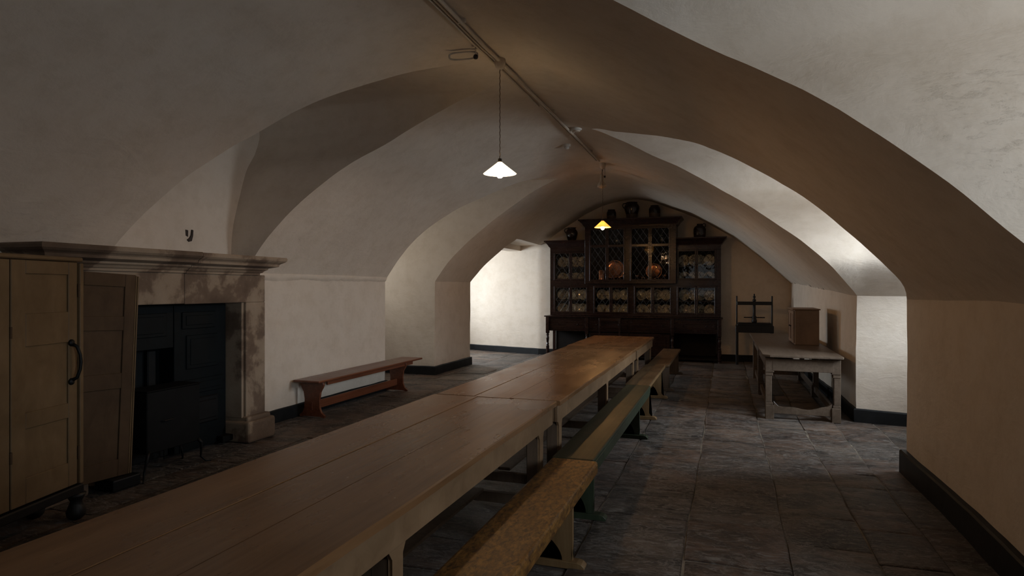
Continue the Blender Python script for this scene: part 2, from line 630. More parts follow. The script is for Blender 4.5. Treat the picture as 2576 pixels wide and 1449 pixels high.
N1 = Smooth([(-4.96, 3.80), (-4.76, 3.88), (-4.52, 3.99), (-4.27, 4.1), (-4.05, 4.23), (-3.84, 4.33), (-3.59, 4.43), (-3.29, 4.59), (-3.04, 4.78), (-2.7, 4.97), (-2.32, 5.18), (-2.05, 5.30), (-1.9, 5.62)], 0.07)
M1 = Smooth([(-4.96, 5.50), (-4.77, 5.52), (-4.68, 5.51), (-4.46, 5.56), (-4.2, 5.65), (-3.99, 5.71), (-3.73, 5.78), (-3.42, 5.92), (-3.08, 6.0), (-2.7, 6.0), (-2.3, 5.95), (-2.13, 5.88), (-1.9, 5.62)], 0.07)
A2 = Smooth([(-4.96, 8.50), (-4.72, 8.52), (-4.54, 8.55), (-4.36, 8.62), (-4.19, 8.75), (-4.02, 8.87), (-3.84, 9.02), (-3.67, 9.17), (-3.47, 9.32), (-3.2, 9.6), (-2.95, 9.95), (-2.7, 10.36)], 0.08)
B2 = Smooth([(-4.96, 10.24), (-4.74, 10.25), (-4.5, 10.33), (-4.18, 10.40), (-3.81, 10.39), (-3.44, 10.37), (-3.11, 10.37), (-2.7, 10.36)], 0.1)
C3 = Smooth([(-4.96, 11.9), (-4.91, 11.93), (-4.83, 11.97), (-4.73, 12.0), (-4.59, 12.1), (-4.32, 12.23), (-4.12, 12.38)], 0.03)
X3 = -4.10
R1N = Smooth([(-1.2, 2.9), (-0.9, 2.3), (-0.5, 1.8), (0, 1.35), (.5, 1.0), (1.0, .7), (1.46, .5)], 0.1)
R1F = Smooth([(-1.2, 2.9), (-0.9, 3.28), (-.58, 3.46), (-.34, 3.55), (-.09, 3.57), (.15, 3.50), (.42, 3.34), (.64, 3.23), (.77, 3.18), (.92, 3.15), (1.04, 3.16), (1.46, 3.16)], 0.1)
R2N = Smooth([(-1.6, 7.8), (-1.15, 7.35), (-.68, 6.91), (-.27, 6.45), (.07, 6.2), (.23, 6.1), (.38, 5.92), (.55, 5.72), (.74, 5.62), (.97, 5.56), (1.16, 5.58), (1.25, 5.62), (1.34, 5.72), (1.40, 5.85), (1.46, 6.10)], 0.04)
R2F = Smooth([(-1.6, 7.8), (-1.35, 7.9), (-1.13, 8.02), (-.92, 8.24), (-.71, 8.43), (-.48, 8.60), (-.25, 8.67), (-.01, 8.70), (.21, 8.58), (.42, 8.33), (.62, 8.12), (.76, 7.97), (.87, 7.91), (1.03, 7.82), (1.15, 7.86), (1.32, 8.07), (1.42, 8.21), (1.46, 8.28)], 0.05)


def wob(p, k=1.0):
    p = Vector(p)
    a = noise.noise_vector(p * 0.8) * 0.016 + noise.noise_vector(p * 2.7 + Vector((3, 1, 9))) * 0.006 + noise.noise_vector(p * 7.0) * 0.002
    return p + a * k


def grid(bm, fn, nu, nv, w=True):
    V = []
    for i in range(nu + 1):
        row = []
        for j in range(nv + 1):
            p = fn(i / nu, j / nv)
            row.append(bm.verts.new(wob(p) if w else Vector(p)))
        V.append(row)
    for i in range(nu):
        for j in range(nv):
            q = (V[i][j], V[i + 1][j], V[i + 1][j + 1], V[i][j + 1])
            try:
                bm.faces.new(q)
            except ValueError:
                pass


def nseg(d, s=0.1):
    return max(1, int(abs(d) / s + 0.5))


# barrel
bm = bmesh.new()
YS, YE = -2.6, 14.2


def xgrid(*brk):
    out = [brk[0]]
    for a, c in zip(brk[:-1], brk[1:]):
        k = nseg(c - a, 0.05)
        out += [a + (c - a) * i / k for i in range(1, k + 1)]
    return out


GLX = xgrid(XL, X3, -2.7, XC)
GRX = xgrid(XC, -1.6, -1.2, 1.46)


def xs_between(a, c):
    src = GLX if min(a, c) < XC - 1e-6 else GRX
    lo, hi = min(a, c), max(a, c)
    r = [x for x in src if lo - 1e-6 <= x <= hi + 1e-6]
    return r if a < c else r[::-1]


def patch(xa, xb, ya, yb, ny, right=False, nx=None):
    X = xs_between(xa, xb)
    nx = len(X) - 1

    def fn(u, v):
        x = X[int(round(u * nx))]
        y0, y1 = ya(x), yb(x)
        y = y0 + (y1 - y0) * v
        x2 = min(x, xr(y)) if right else x
        return (x2, y, ceil_z(x2, y))
    grid(bm, fn, nx, ny)


patch(XL, XC, lambda x: YS, N1, 60)
patch(XL, XC, M1, lambda x: A2(x) if x < -2.7 else 10.36, 44)
patch(XL, X3, B2, C3, 24)
patch(X3, XC, lambda x: B2(x) if x < -2.7 else 10.36, lambda x: YE, 46)
patch(XC, 1.46, lambda x: YS, lambda x: R1N(x) if x > -1.2 else 2.9, 40, True)
patch(XC, 1.46, lambda x: R1F(x) if x > -1.2 else 2.9, lambda x: R2N(x) if x > -1.6 else 7.8, 44, True)
patch(XC, 1.46, lambda x: R2F(x) if x > -1.6 else 7.8, lambda x: YE + 0.02, 70, True)
bmesh.ops.remove_doubles(bm, verts=bm.verts, dist=0.0006)
structure(link('ceiling', bm, PL, smooth=True))

# cross vaults: groin line swept horizontally outwards, down to the floor below the springing
bl, br, cv = bmesh.new(), bmesh.new(), bmesh.new()


def sweep_side(fy, xin, xout, xwall, splay=0.0, xs=None, zsp=None, extra=None):
    """surface between groin x=xin..xwall and the recess outer wall xout"""
    X = xs_between(xin, xwall)
    n = len(X) - 1
    pts = []
    for x in X:
        y = fy(x)
        pts.append((x, y, ceil_z(x, y)))
    m = nseg(xout - xwall, 0.12)

    def fn(u, v):
        k = u * n
        i = min(int(k), n - 1)
        t = k - i
        a, b = pts[i], pts[i + 1]
        x, y, z = (a[j] + (b[j] - a[j]) * t for j in range(3))
        xx = x + (xout - x) * v
        over = max(0.0, (xx - xwall) * (1 if xout > xwall else -1))
        return (xx, y + splay * over, z)
    grid(cv, fn, n, nseg(xout - xin, 0.12))
    # jamb
    yw = fy(xwall)
    zt = ceil_z(xwall, yw)
    tgt = bl if xout < XC else br

    def fj(u, v):
        xx = xwall + (xout - xwall) * v
        return (xx, yw + splay * abs(xx - xwall), zt * u)
    grid(tgt, fj, nseg(zt, 0.12), m)


XO1, XO2, XO3, XOR1, XOR2 = -5.2, -6.6, -6.95, 3.2, 2.7
sweep_side(N1, XC, XO1, XL)
sweep_side(M1, XC, XO1, XL)
sweep_side(A2, -2.7, XO2, XL)
sweep_side(B2, -2.7, XO2, XL)
sweep_side(C3, X3, XO3, XL)
sweep_side(R1N, -1.2, XOR1, 1.46)
sweep_side(R1F, -1.2, XOR1, 1.46)
sweep_side(R2N, -1.6, XOR2, 1.46)
sweep_side(R2F, -1.6, XOR2, 1.46, splay=-0.2)
# flat soffit of the far left opening
z3a, z3b = ceil_z(X3, 12.38), ceil_z(X3, 14.2)
grid(cv, lambda u, v: (X3 + (XO3 - X3) * v, 12.38 + (15.1 - 12.38) * u, z3a + (z3b - z3a) * min(1, u * 1.5)), 24, 24)
structure(link('ceiling', cv, PL, smooth=True))


def wallgrid(bmm, a, b, z0, z1):
    """vertical wall strip between plan points a and b; z1 number or function of t"""
    L = (Vector(a) - Vector(b)).length

    def fn(u, v):
        x = a[0] + (b[0] - a[0]) * u
        y = a[1] + (b[1] - a[1]) * u
        zt = z1(x, y) if callable(z1) else z1
        return (x, y, z0 + (zt - z0) * v)
    grid(bmm, fn, nseg(L, 0.12), 14)


def holed(bmm, x, y0, y1, z0, z1, hy0, hy1, hz0, hz1):
    for (a, b, c, d) in ((y0, hy0, z0, z1), (hy1, y1, z0, z1), (hy0, hy1, z0, hz0), (hy0, hy1, hz1, z1)):
        grid(bmm, lambda u, v, a=a, b=b, c=c, d=d: (x, a + (b - a) * u, c + (d - c) * v), nseg(b - a, 0.25), nseg(d - c, 0.25))


top = lambda x, y: ceil_z(x, y)
wallgrid(bl, (XL, YS), (XL, 3.8), 0, top)
wallgrid(bl, (XL, 5.5), (XL, 8.5), 0, top)
wallgrid(bl, (XL, 10.24), (XL, 11.9), 0, top)
grid(bl, lambda u, v: (-5.08 - 0.07 * v - 0.03 * u * 0, 3.6 + 2.6 * u, 3.75 * v), 20, 26)
holed(bl, XO2, 8.3, 10.6, 0, 3.6, 8.85, 9.85, 1.35, 2.75)
holed(bl, XO3, 11.7, 15.3, 0, 2.9, 12.35, 13.95, 1.0, 2.4)
wallgrid(br, (1.46, YS), (1.46, 0.5), 0, top)
wallgrid(br, (1.46, 3.16), (1.46, 6.10), 0, top)
n = 40
grid(br, lambda u, v: (xr(8.28 + 5.94 * u), 8.28 + 5.94 * u, v * ceil_z(xr(8.28 + 5.94 * u), 8.28 + 5.94 * u)), 48, 14)
holed(br, XOR1, 0.2, 3.8, 0, 3.6, 0.65, 2.35, 1.0, 3.0)
holed(br, XOR2, 5.3, 8.9, 0, 3.6, 6.3, 7.75, 1.25, 2.9)
structure(link('wall_left', bl, PL, smooth=True))
lg = bmesh.new()
prev = None
for k in range(151):
    y = 5.5 + 3.0 * k / 150
    zt = ceil_z(XL, y)
    w = .018 + .014 * noise.noise(Vector((y * 3, 2, 1))) + .008 * noise.noise(Vector((y * 14, 2, 1)))
    dz = .035 + .03 * noise.noise(Vector((y * 2.2, 7, 1))) + .014 * noise.noise(Vector((y * 11, 7, 1)))
    P = [wob(p) for p in ((XL - .01, y, zt + .06), (XL + .030 + w * .4, y, zt + .045), (XL + .006 + w * .7, y, zt + .01 - dz * .4), (XL - .01, y, zt - dz))]
    row = [lg.verts.new(p) for p in P]
    if prev:
        for q in range(3):
            lg.faces.new((prev[q], prev[q + 1], row[q + 1], row[q]))
    prev = row
structure(link('trim_2', lg, PL, smooth=True))
lb = bmesh.new()
box(lb, -5.0, -4.65, 12.3, 14.5, 2.45, 2.70, .01, 2)
structure(link('trim_1', lb, PL))
structure(link('wall_right', br, PL, smooth=True))
be = bmesh.new()
n = 90


def fe(u, v):
    x = XL + (1.30 - XL) * u
    zt = ceil_z(max(x, X3), 14.2) if x > X3 else z3b
    return (x, 14.2 + (max(0, -4.15 - x) * 0.27), v * (zt + 0.04))


grid(be, fe, 100, 30)
grid(be, lambda u, v: (XO3 + (XL - XO3) * u, 14.2 + (-4.15 - (XO3 + (XL - XO3) * u)) * 0.27, v * (z3b + 0.04)), 24, 30)
structure(link('wall_end', be, PL, smooth=True))
bb = bmesh.new()
for (a, b, c, d) in ((XL, -1.8, 0, 3.7), (0.0, 1.46, 0, 3.7), (-1.8, 0.0, 0, 1.1), (-1.8, 0.0, 2.7, 3.7)):
    grid(bb, lambda u, v, a=a, b=b, c=c, d=d: (a + (b - a) * u, YS, c + (d - c) * v), nseg(b - a, 0.3), nseg(d - c, 0.3))
structure(link('wall_back', bb, PL, smooth=True))


sky_block = bmesh.new()
for (x0, x1, y0, y1, z0, z1) in ((-7.3, 3.6, -3.0, 15.6, 4.0, 4.2),):
    box(sky_block, x0, x1, y0, y1, z0, z1, 0)
structure(link('ceiling', sky_block, STONE))  # unseen slab added above the vault to block sky light leaking in


# window frames and panes (structure)
def window(i, axis, pos, a0, a1, z0, z1, nb=3, nh=4):
    b = bmesh.new()

    def bx(u0, u1, w0, w1, t=0.03):
        if axis == 0:
            box(b, pos - t, pos + t, u0, u1, w0, w1, 0.003)
        else:
            box(b, u0, u1, pos - t, pos + t, w0, w1, 0.003)
    e = 0.06
    bx(a0 - .02, a0 + e, z0 - .02, z1 + .02)
    bx(a1 - e, a1 + .02, z0 - .02, z1 + .02)
    bx(a0 + e, a1 - e, z0 - .02, z0 + e)
    bx(a0 + e, a1 - e, z1 - e, z1 + .02)
    for k in range(1, nb):
        c = a0 + (a1 - a0) * k / nb
        bx(c - .012, c + .012, z0 + e, z1 - e, 0.015)
    for k in range(1, nh):
        c = z0 + (z1 - z0) * k / nh
        bx(a0 + e, a1 - e, c - .012, c + .012, 0.014)
    structure(link('window_%d' % i, b, FRAMEW))


window(1, 0, XOR1, 0.65, 2.35, 1.0, 3.0)
window(2, 0, XOR2, 6.3, 7.75, 1.25, 2.9)
window(3, 0, XO3, 12.35, 13.95, 1.0, 2.4)
window(4, 0, XO2, 8.85, 9.85, 1.35, 2.75, 2, 4)
window(5, 1, YS, -1.8, 0.0, 1.1, 2.7)  # assumed window behind the camera, opening for the added ambient fill

# ------------------------------------------------------------------ flagstone floor
bm = bmesh.new()
tint = bm.loops.layers.float.new('tint')
cols = [-7.1, -6.5, -5.95, -5.3, -4.75, -4.15, -3.6, -3.05, -2.55, -2.0, -1.45, -0.84, -0.23, 0.36, 0.83, 1.19, 1.62, 2.2, 2.75, 3.3]
rnd = random.Random(3)
joints = {12: [3.1, 3.75, 4.43, 5.12, 6.16, 6.8, 7.5, 8.6, 9.5], 13: [2.9, 3.5, 4.2, 4.75, 5.62, 6.3, 6.85, 7.4, 8.5], 14: [3.3, 4.05, 5.0, 5.55, 5.95, 6.9, 7.6, 8.4]}


def jit(x, y, s):
    v = noise.noise_vector(Vector((x * 1.7, y * 1.7, s)))
    return v.x * 0.016, v.y * 0.022


for c in range(len(cols) - 1):
    ys = [-2.7]
    fix = [j for j in joints.get(c, [])]
    while ys[-1] < 15.3:
        if fix and ys[-1] > fix[0] - 0.9:
            ys.append(fix.pop(0))
        else:
            ys.append(ys[-1] + rnd.uniform(0.45, 1.05))
    for k in range(len(ys) - 1):
        x0, x1, y0, y1 = cols[c], cols[c + 1], ys[k], ys[k + 1]
        g = rnd.uniform(0.0015, 0.006)
        t = rnd.random()
        zc = rnd.uniform(-0.005, 0.004)
        sx, sy = rnd.uniform(-.006, .006), rnd.uniform(-.006, .006)
        def pos(a0, a1):
            L = a1 - a0 - 2 * g
            k = max(3, int(L / 0.1))
            return [a0 + g, a0 + g + .012] + [a0 + g + .012 + (L - .024) * i / k for i in range(1, k)] + [a1 - g - .012, a1 - g]
        PXs, PYs = pos(x0, x1), pos(y0, y1)
        nx, ny = len(PXs) - 1, len(PYs) - 1
        rows = []
        for i in range(nx + 1):
            r = []
            for j in range(ny + 1):
                x, y = PXs[i], PYs[j]
                jx, jy = jit(x, y, 0.0)
                e = min(i, nx - i, 99) == 0 or min(j, ny - j) == 0
                rag = noise.noise(Vector((x * 6, y * 6, c + k * 3.1))) * 0.006 if e else 0
                h = noise.noise(Vector((x * 2.2, y * 2.2, 4.0 + c * 5 + k * 9))) * 0.006
                z = zc + h + sx * (i / nx - .5) + sy * (j / ny - .5) - (0.006 if e else 0)
                r.append(bm.verts.new((x + jx + rag, y + jy + rag, z)))
            rows.append(r)
        for i in range(nx):
            for j in range(ny):
                f = bm.faces.new((rows[i][j], rows[i + 1][j], rows[i + 1][j + 1], rows[i][j + 1]))
                for lp in f.loops:
                    lp[tint] = t
                f.smooth = True
        ring = [rows[i][0] for i in range(nx + 1)] + [rows[nx][j] for j in range(1, ny + 1)] + [rows[i][ny] for i in range(nx - 1, -1, -1)] + [rows[0][j] for j in range(ny - 1, 0, -1)]
        low = [bm.verts.new((v.co.x, v.co.y, -0.05)) for v in ring]
        for i in range(len(ring)):
            f = bm.faces.new((ring[i], ring[(i + 1) % len(ring)], low[(i + 1) % len(ring)], low[i]))
            for lp in f.loops:
                lp[tint] = t
base = []
nx, ny = 60, 100
V = [[bm.verts.new((-7.3 + 10.8 * i / nx, -2.8 + 18.2 * j / ny, -0.010 + noise.noise(Vector((i * .9, j * .9, 1))) * 0.006)) for j in range(ny + 1)] for i in range(nx + 1)]
for i in range(nx):
    for j in range(ny):
        f = bm.faces.new((V[i][j], V[i + 1][j], V[i + 1][j + 1], V[i][j + 1]))
        f.material_index = 1
me = bpy.data.meshes.new('floor')
bm.to_mesh(me)
bm.free()
me.materials.append(FLAG)
me.materials.append(MORTAR)
floor = bpy.data.objects.new('floor', me)
COL.objects.link(floor)
structure(floor)


# ------------------------------------------------------------------ baseboards
def baseboard(name, pts, h=0.16, t=0.032, side=1):
    """pts: plan polyline of the wall line; side: which side of it is the room"""
    b = bmesh.new()
    P = []
    for (a, c) in zip(pts[:-1], pts[1:]):
        L = math.dist(a, c)
        k = nseg(L, 0.1)
        for i in range(k):
            P.append((a[0] + (c[0] - a[0]) * i / k, a[1] + (c[1] - a[1]) * i / k))
    P.append(pts[-1])
    corners = set((round(p[0], 4), round(p[1], 4)) for p in pts)
    rings = []
    for i, p in enumerate(P):
        a, c = P[max(0, i - 1)], P[min(len(P) - 1, i + 1)]
        p0, p1 = Vector((p[0] - a[0], p[1] - a[1])), Vector((c[0] - p[0], c[1] - p[1]))
        ns = []
        for d in (p0, p1):
            if d.length > 1e-6:
                d.normalize()
                ns.append(Vector((-d.y, d.x)) * side)
        if len(ns) == 2:
            nn = (ns[0] + ns[1])
            nn = nn / max(0.2, nn.length_squared / 2) if nn.length > 1e-3 else ns[0]
        else:
            nn = ns[0]
        hh = h + 0.008 * noise.noise(Vector((p[0] * 3, p[1] * 3, 2)))
        q = []
        for (o, z) in ((-0.02, -0.01), (t, -0.01), (t, hh - 0.012), (t - 0.010, hh), (-0.02, hh + 0.002)):
            v = wob((p[0], p[1], max(z, 0)))
            q.append(b.verts.new((v.x + nn.x * o, v.y + nn.y * o, z)))
        rings.append(q)
    for r0, r1 in zip(rings[:-1], rings[1:]):
        for j in range(4):
            b.faces.new((r0[j], r0[j + 1], r1[j + 1], r1[j]))
    b.faces.new(rings[0])
    b.faces.new(rings[-1])
    return structure(link(name, b, BLACK))


baseboard('baseboard_left', [(XL, 5.56), (XL, 8.5), (XO2 + .1, 8.5)], 0.15, side=-1)
baseboard('baseboard_left', [(XO2 + .1, 10.24), (XL, 10.24), (XL, 11.9), (XO3 + .1, 11.9)], 0.155, side=-1)
baseboard('baseboard_end', [(XO3 + .1, 14.92), (-4.15, 14.2), (1.28, 14.2)], 0.14, side=-1)
baseboard('baseboard_right', [(1.28, 14.18), (xr(11.2), 11.2), (1.46, 8.28), (2.6, 8.05)], 0.15, side=-1)
baseboard('baseboard_right', [(2.6, 6.10), (1.46, 6.10), (1.46, 3.16), (3.0, 3.16)], 0.19, 0.045, side=-1)


# ------------------------------------------------------------------ refectory tables
def table(label, x0, x1, y0, y1, legs, planks, side_overhang=0.035, cut=0.03):
    t = thing('refectory_table', label, 'table', ((x0 + x1) / 2, (y0 + y1) / 2, 0), 0, 'long tables joined end to end')
    cx, cy = (x0 + x1) / 2, (y0 + y1) / 2
    b = bmesh.new()
    e = [x0] + planks + [x1]
    for i in range(len(e) - 1):
        g = 0.002
        dz = [0, -0.002, 0.001, -0.001][i % 4]
        a, c = e[i] - cx + (g if i else 0), e[i + 1] - cx - (g if i < len(e) - 2 else 0)
        n = 40
        L = y1 - y0
        # plank with slightly ragged long edges
        rings = []
        for k in range(n + 1):
            y = -L / 2 + L * k / n
            w0 = noise.noise(Vector((a * 9, y * 2.3 + cy, 1))) * (0.004 if i == 0 else 0.0015)
            w1 = noise.noise(Vector((c * 9, y * 2.3 + cy, 5))) * (0.006 if i == len(e) - 2 else 0.0015)
            zz = noise.noise(Vector((a * 3, y * 0.9 + cy, 8))) * 0.0015
            A, Cc = a + w0, c + w1
            r = 0.006 if i == len(e) - 2 else 0.002
            r0 = 0.006 if i == 0 else 0.002
            if k in (0, n):
                pass
            z1 = 0.76 + dz + zz
            rings.append([b.verts.new(p) for p in ((A, y, 0.727), (A, y, z1 - r0), (A + r0, y, z1), (Cc - r, y, z1), (Cc, y, z1 - r), (Cc, y, 0.727))])
        for r0_, r1_ in zip(rings[:-1], rings[1:]):
            for j in range(6):
                b.faces.new((r0_[j], r0_[(j + 1) % 6], r1_[(j + 1) % 6], r1_[j]))
        b.faces.new(rings[0])
        b.faces.new(rings[-1])
    link('tabletop', b, TABLE, t)
    ix = side_overhang
    L2 = (y1 - y0) / 2
    hx = (x1 - x0) / 2
    for s in (-1, 1):
        b = bmesh.new()
        box(b, s * (hx - ix) - 0.012, s * (hx - ix) + 0.012, -L2 + 0.03, L2 - 0.03, 0.60, 0.727, 0.003)
        link('apron', b, TABLELEG, t)
    for s in (-1, 1):
        b = bmesh.new()
        box(b, -hx + ix + .012, hx - ix - .012, s * (L2 - 0.045) - .012, s * (L2 - 0.045) + .012, 0.60, 0.727, 0.003)
        link('apron', b, TABLELEG, t)
    w = 0.078
    for ly in legs:
        for s in (-1, 1):
            b = bmesh.new()
            xo = s * (hx - ix - 0.014 - w / 2)
            yy = ly - cy
            box(b, xo - w / 2, xo + w / 2, yy - w / 2, yy + w / 2, 0.0, 0.60, 0.005)
            # painted outer facing strip, wider at the head
            xf = s * (hx - ix - 0.006)
            prism(b, [(yy - w / 2, 0.0), (yy + w / 2, 0.0), (yy + w / 2, 0.56), (yy + w / 2 + .03, 0.60), (yy - w / 2 - .03, 0.60), (yy - w / 2, 0.56)], 0, xf - 0.008, xf + 0.008, 0.002)
            for f in b.faces:
                f.material_index = 1 if all(abs(v.co.x - xf) < 0.0095 for v in f.verts) else 0
            link('leg', b, [TABLEBASE, TABLELEG], t)
        b = bmesh.new()
        box(b, -hx + ix + .02, hx - ix - .02, ly - cy - .022, ly - cy + .022, 0.10, 0.17, 0.004)
        link('stretcher', b, TABLEBASE, t)
    b = bmesh.new()
    box(b, -.05, .05, legs[0] - cy + .03, legs[-1] - cy - .03, 0.172, 0.195, 0.004)
    link('stretcher', b, TABLEBASE, t)
    return t


TX0, TX1 = -2.10, -1.125
table('nearest long buff-painted plank table, foremost of the joined row', TX0 - .005, TX1 - .01, 0.35, 4.335, [0.6, 2.1, 4.05], [-1.745, -1.46])
table('middle long plank table catching a pale window sheen, behind the nearest one', TX0 + .01, TX1 + .005, 4.355, 8.575, [4.5, 6.45, 8.38], [-1.78, -1.5])
table('farthest and shortest plank table, its end by the dark dresser', TX0 - .01, TX1 + .012, 8.595, 10.55, [8.78, 10.35], [-1.62])
bpy.context.view_layer.update()

# ------------------------------------------------------------------ long benches


def plank_leg(b, w, h, ythk, arch=True, flare=0.0, z0=0.035):
    hw = w / 2
    pts = [(-hw - flare, z0), ]
    out = [(-hw - flare, z0)]
    if arch:
        aw = w * 0.28
        ah = h * 0.34
        out += [(-aw, z0)]
        for k in range(1, 6):
            t = k / 5
            out.append((-aw * (1 - t ** 2.0) if k < 5 else 0, z0 + ah * t))
        for k in range(4, 0, -1):
            t = k / 5
            out.append((aw * (1 - t ** 2.0), z0 + ah * t))
        out += [(aw, z0)]
    out += [(hw + flare, z0), (hw - 0.004, z0 + 0.10 * h), (hw, z0 + .3 * h), (hw, h), (-hw, h), (-hw, z0 + .3 * h), (-hw + 0.004, z0 + 0.10 * h)]
    lo = [b.verts.new((p[0], -ythk / 2, p[1])) for p in out]
    hi = [b.verts.new((p[0], ythk / 2, p[1])) for p in out]
    b.faces.new(lo)
    b.faces.new(list(reversed(hi)))
    k = len(out)
    for i in range(k):
        b.faces.new((lo[i], hi[i], hi[(i + 1) % k], lo[(i + 1) % k]))
    bmesh.ops.triangulate(b, faces=[f for f in b.faces if len(f.verts) > 4])


def runner(b, w, yt, h=0.04):
    hw = w / 2
    pts = [(-hw, 0.0), (hw, 0.0), (hw + .004, h * .4), (hw - .015, h * .85), (hw - .04, h), (-hw + .04, h), (-hw + .015, h * .85), (-hw - .004, h * .4)]
    prism(b, pts, 1, -yt / 2, yt / 2, 0.003)


def bench(name, label, x0, x1, y0, y1, zt, thk, top_m, side_m, leg_m, legs, apron=0.0, runner_w=0.42, rnd_end=0.012, arch=True, flare=0.0):
    cx, cy = (x0 + x1) / 2, (y0 + y1) / 2
    t = thing('bench', label, 'bench', (cx, cy, 0), 0, 'benches lined up beside the long tables')
    hx, L2 = (x1 - x0) / 2, (y1 - y0) / 2
    b = bmesh.new()
    vs = box(b, -hx, hx, -L2, L2, zt - thk, zt, rnd_end, 3)
    for f in b.faces:
        f.material_index = 0 if f.normal.z > 0.7 else 1
    b.normal_update()
    for f in b.faces:
        f.material_index = 0 if f.normal.z > 0.6 else 1
    link('seat', b, [top_m, side_m], t)
    if apron:
        for s in (-1, 1):
            b = bmesh.new()
            x = s * (hx - 0.013)
            prism(b, [(-L2 + .012, zt - thk), (-L2 + .012, zt - thk - apron * .45), (-L2 + .10, zt - thk - apron), (L2 - .10, zt - thk - apron), (L2 - .012, zt - thk - apron * .45), (L2 - .012, zt - thk)], 0, x - .011, x + .011, 0.003)
            link('apron', b, side_m, t)
    for ly in legs:
        b = bmesh.new()
        plank_leg(b, 2 * hx - 0.052, zt - thk, 0.035, arch, flare)
        o = link('leg', b, leg_m, t)
        o.location = (0, ly - cy, 0)
        b = bmesh.new()
        runner(b, runner_w, 0.07)
        f = link('foot', b, leg_m, o)
    return t


bench('bench', 'worn ochre-yellow bench nearest the camera, thick rounded plank seat', -1.10, -0.785, 0.9, 4.06, 0.44, 0.085, OCHRE, OCHRE, OCHRELEG, [1.5, 3.45], rnd_end=0.02, runner_w=0.40)
bench('bench', 'green-sided bench with worn olive seat, between the ochre and brown benches', -1.105, -0.82, 4.075, 7.40, 0.437, 0.032, GREENTOP, GREEN, GREEN, [4.22, 6.62], apron=0.075, runner_w=0.40)
bench('bench', 'brown-seated bench with a pointed-arch leg, directly behind the green bench', -1.12, -0.83, 7.41, 9.42, 0.44, 0.045, BROWNTOP, OCHRELEG, OCHRELEG, [7.62, 9.12], runner_w=0.40, flare=0.03)
bench('bench', 'dull brown bench farthest away, its end before the dark dresser', -1.095, -0.78, 9.44, 11.95, 0.44, 0.04, BROWNTOP, BROWNTOP, TABLEBASE, [9.8, 11.75], runner_w=0.40, arch=False)

# red bench against the left wall
t = thing('bench', 'polished red-brown trestle bench against the left whitewashed wall', 'bench', (-4.73, 7.62, 0))
b = bmesh.new()
box(b, -.185, .185, -1.33, 1.35, .435, .462, .01, 2)
link('seat', b, REDWOOD, t, smooth=False)
b = bmesh.new()
box(b, .12, .145, -1.1, 1.1, .385, .435, .003)
box(b, -.145, -.12, -1.1, 1.1, .385, .435, .003)
link('seat_rail', b, REDWOOD, t)
for yy in (-1.2, 0.86):
    b = bmesh.new()
    pts = [(-.17, 0), (-.11, .02), (.11, .02), (.17, 0), (.185, .025), (.13, .06), (.105, .12), (.10, .22), (.115, .31), (.15, .36), (.165, .40), (.155, .435),
           (-.155, .435), (-.165, .40), (-.15, .36), (-.115, .31), (-.10, .22), (-.105, .12), (-.13, .06), (-.185, .025)]
    prism(b, pts, 1, yy - .016, yy + .016, .003)
    link('leg', b, REDWOOD, t)
b = bmesh.new()
box(b, -.012, .012, -1.22, .88, .09, .19, .003)
link('stretcher', b, REDWOOD, t)

# ------------------------------------------------------------------ side table on the right
t = thing('side_table', 'long grey-brown scrubbed side table by the right wall', 'table', (0.85, 9.9, 0))
b = bmesh.new()
ox, oy = 0.85, 9.9
pts = [(.50 - ox, 8.02 - oy), (1.27 - ox, 8.0 - oy), (1.29 - ox, 8.06 - oy), (1.28 - ox, 11.82 - oy), (.40 - ox, 11.82 - oy), (.42 - ox, 8.10 - oy)]
prism(b, pts, 2, .745, .772, .004)
link('tabletop', b, GREYWOOD, t)
for (x0, x1, y0, y1) in ((.47, .50, 8.15, 11.75), (1.22, 1.25, 8.15, 11.75), (.53, 1.19, 8.08, 8.11), (.53, 1.19, 11.70, 11.73)):
    b = bmesh.new()
    box(b, x0 - ox, x1 - ox, y0 - oy, y1 - oy, .58, .725, .003)
    link('apron', b, GREYWOOD, t)
for ly in (8.13, 9.95, 11.68):
    for lx in (.50, 1.215):
        b = bmesh.new()
        w = .048
        X, Y = lx - ox, ly - oy
        s = 1 if lx < .8 else -1
        for (z0, z1, ww) in ((0, .17, .048), (.17, .20, None), (.20, .52, .036), (.52, .56, None), (.56, .735, .048)):
            if ww:
                box(b, X - .048 * 1, X - .048 + ww * 2, Y - ww, Y + ww, z0, z1, .004) if s > 0 else box(b, X + .048 - ww * 2, X + .048, Y - ww, Y + ww, z0, z1, .004)
            else:
                box(b, X - .044, X + .044, Y - .043, Y + .043, z0, z1, .004) if False else box(b, X - .048 if s > 0 else X - .036, X + .036 if s > 0 else X + .048, Y - .042, Y + .042, z0, z1, .004)
        link('leg', b, GREYWOOD, t)
# shaped front stretcher
b = bmesh.new()
pts = [(.545 - ox, .07)] + [(1.17 - ox, .07)]
topc = []
for k in range(13):
    u = k / 12
    topc.append((1.17 - ox - u * .625, .165 - .035 * math.sin(math.pi * u) ** 2 + .012 * math.sin(4 * math.pi * u) + (.05 * max(0, (abs(u - .5) - .42) / .08))))
prism(b, pts + topc, 1, 8.10 - oy, 8.14 - oy, .003)
link('stretcher', b, GREYWOOD, t)
for lx in (.50, 1.215):
    b = bmesh.new()
    box(b, lx - ox - .018, lx - ox + .018, 8.18 - oy, 11.63 - oy, .075, .15, .003)
    link('stretcher', b, GREYWOOD, t)
b = bmesh.new()
box(b, .54 - ox, 1.17 - ox, 11.66 - oy, 11.70 - oy, .08, .15, .003)
link('stretcher', b, GREYWOOD, t)

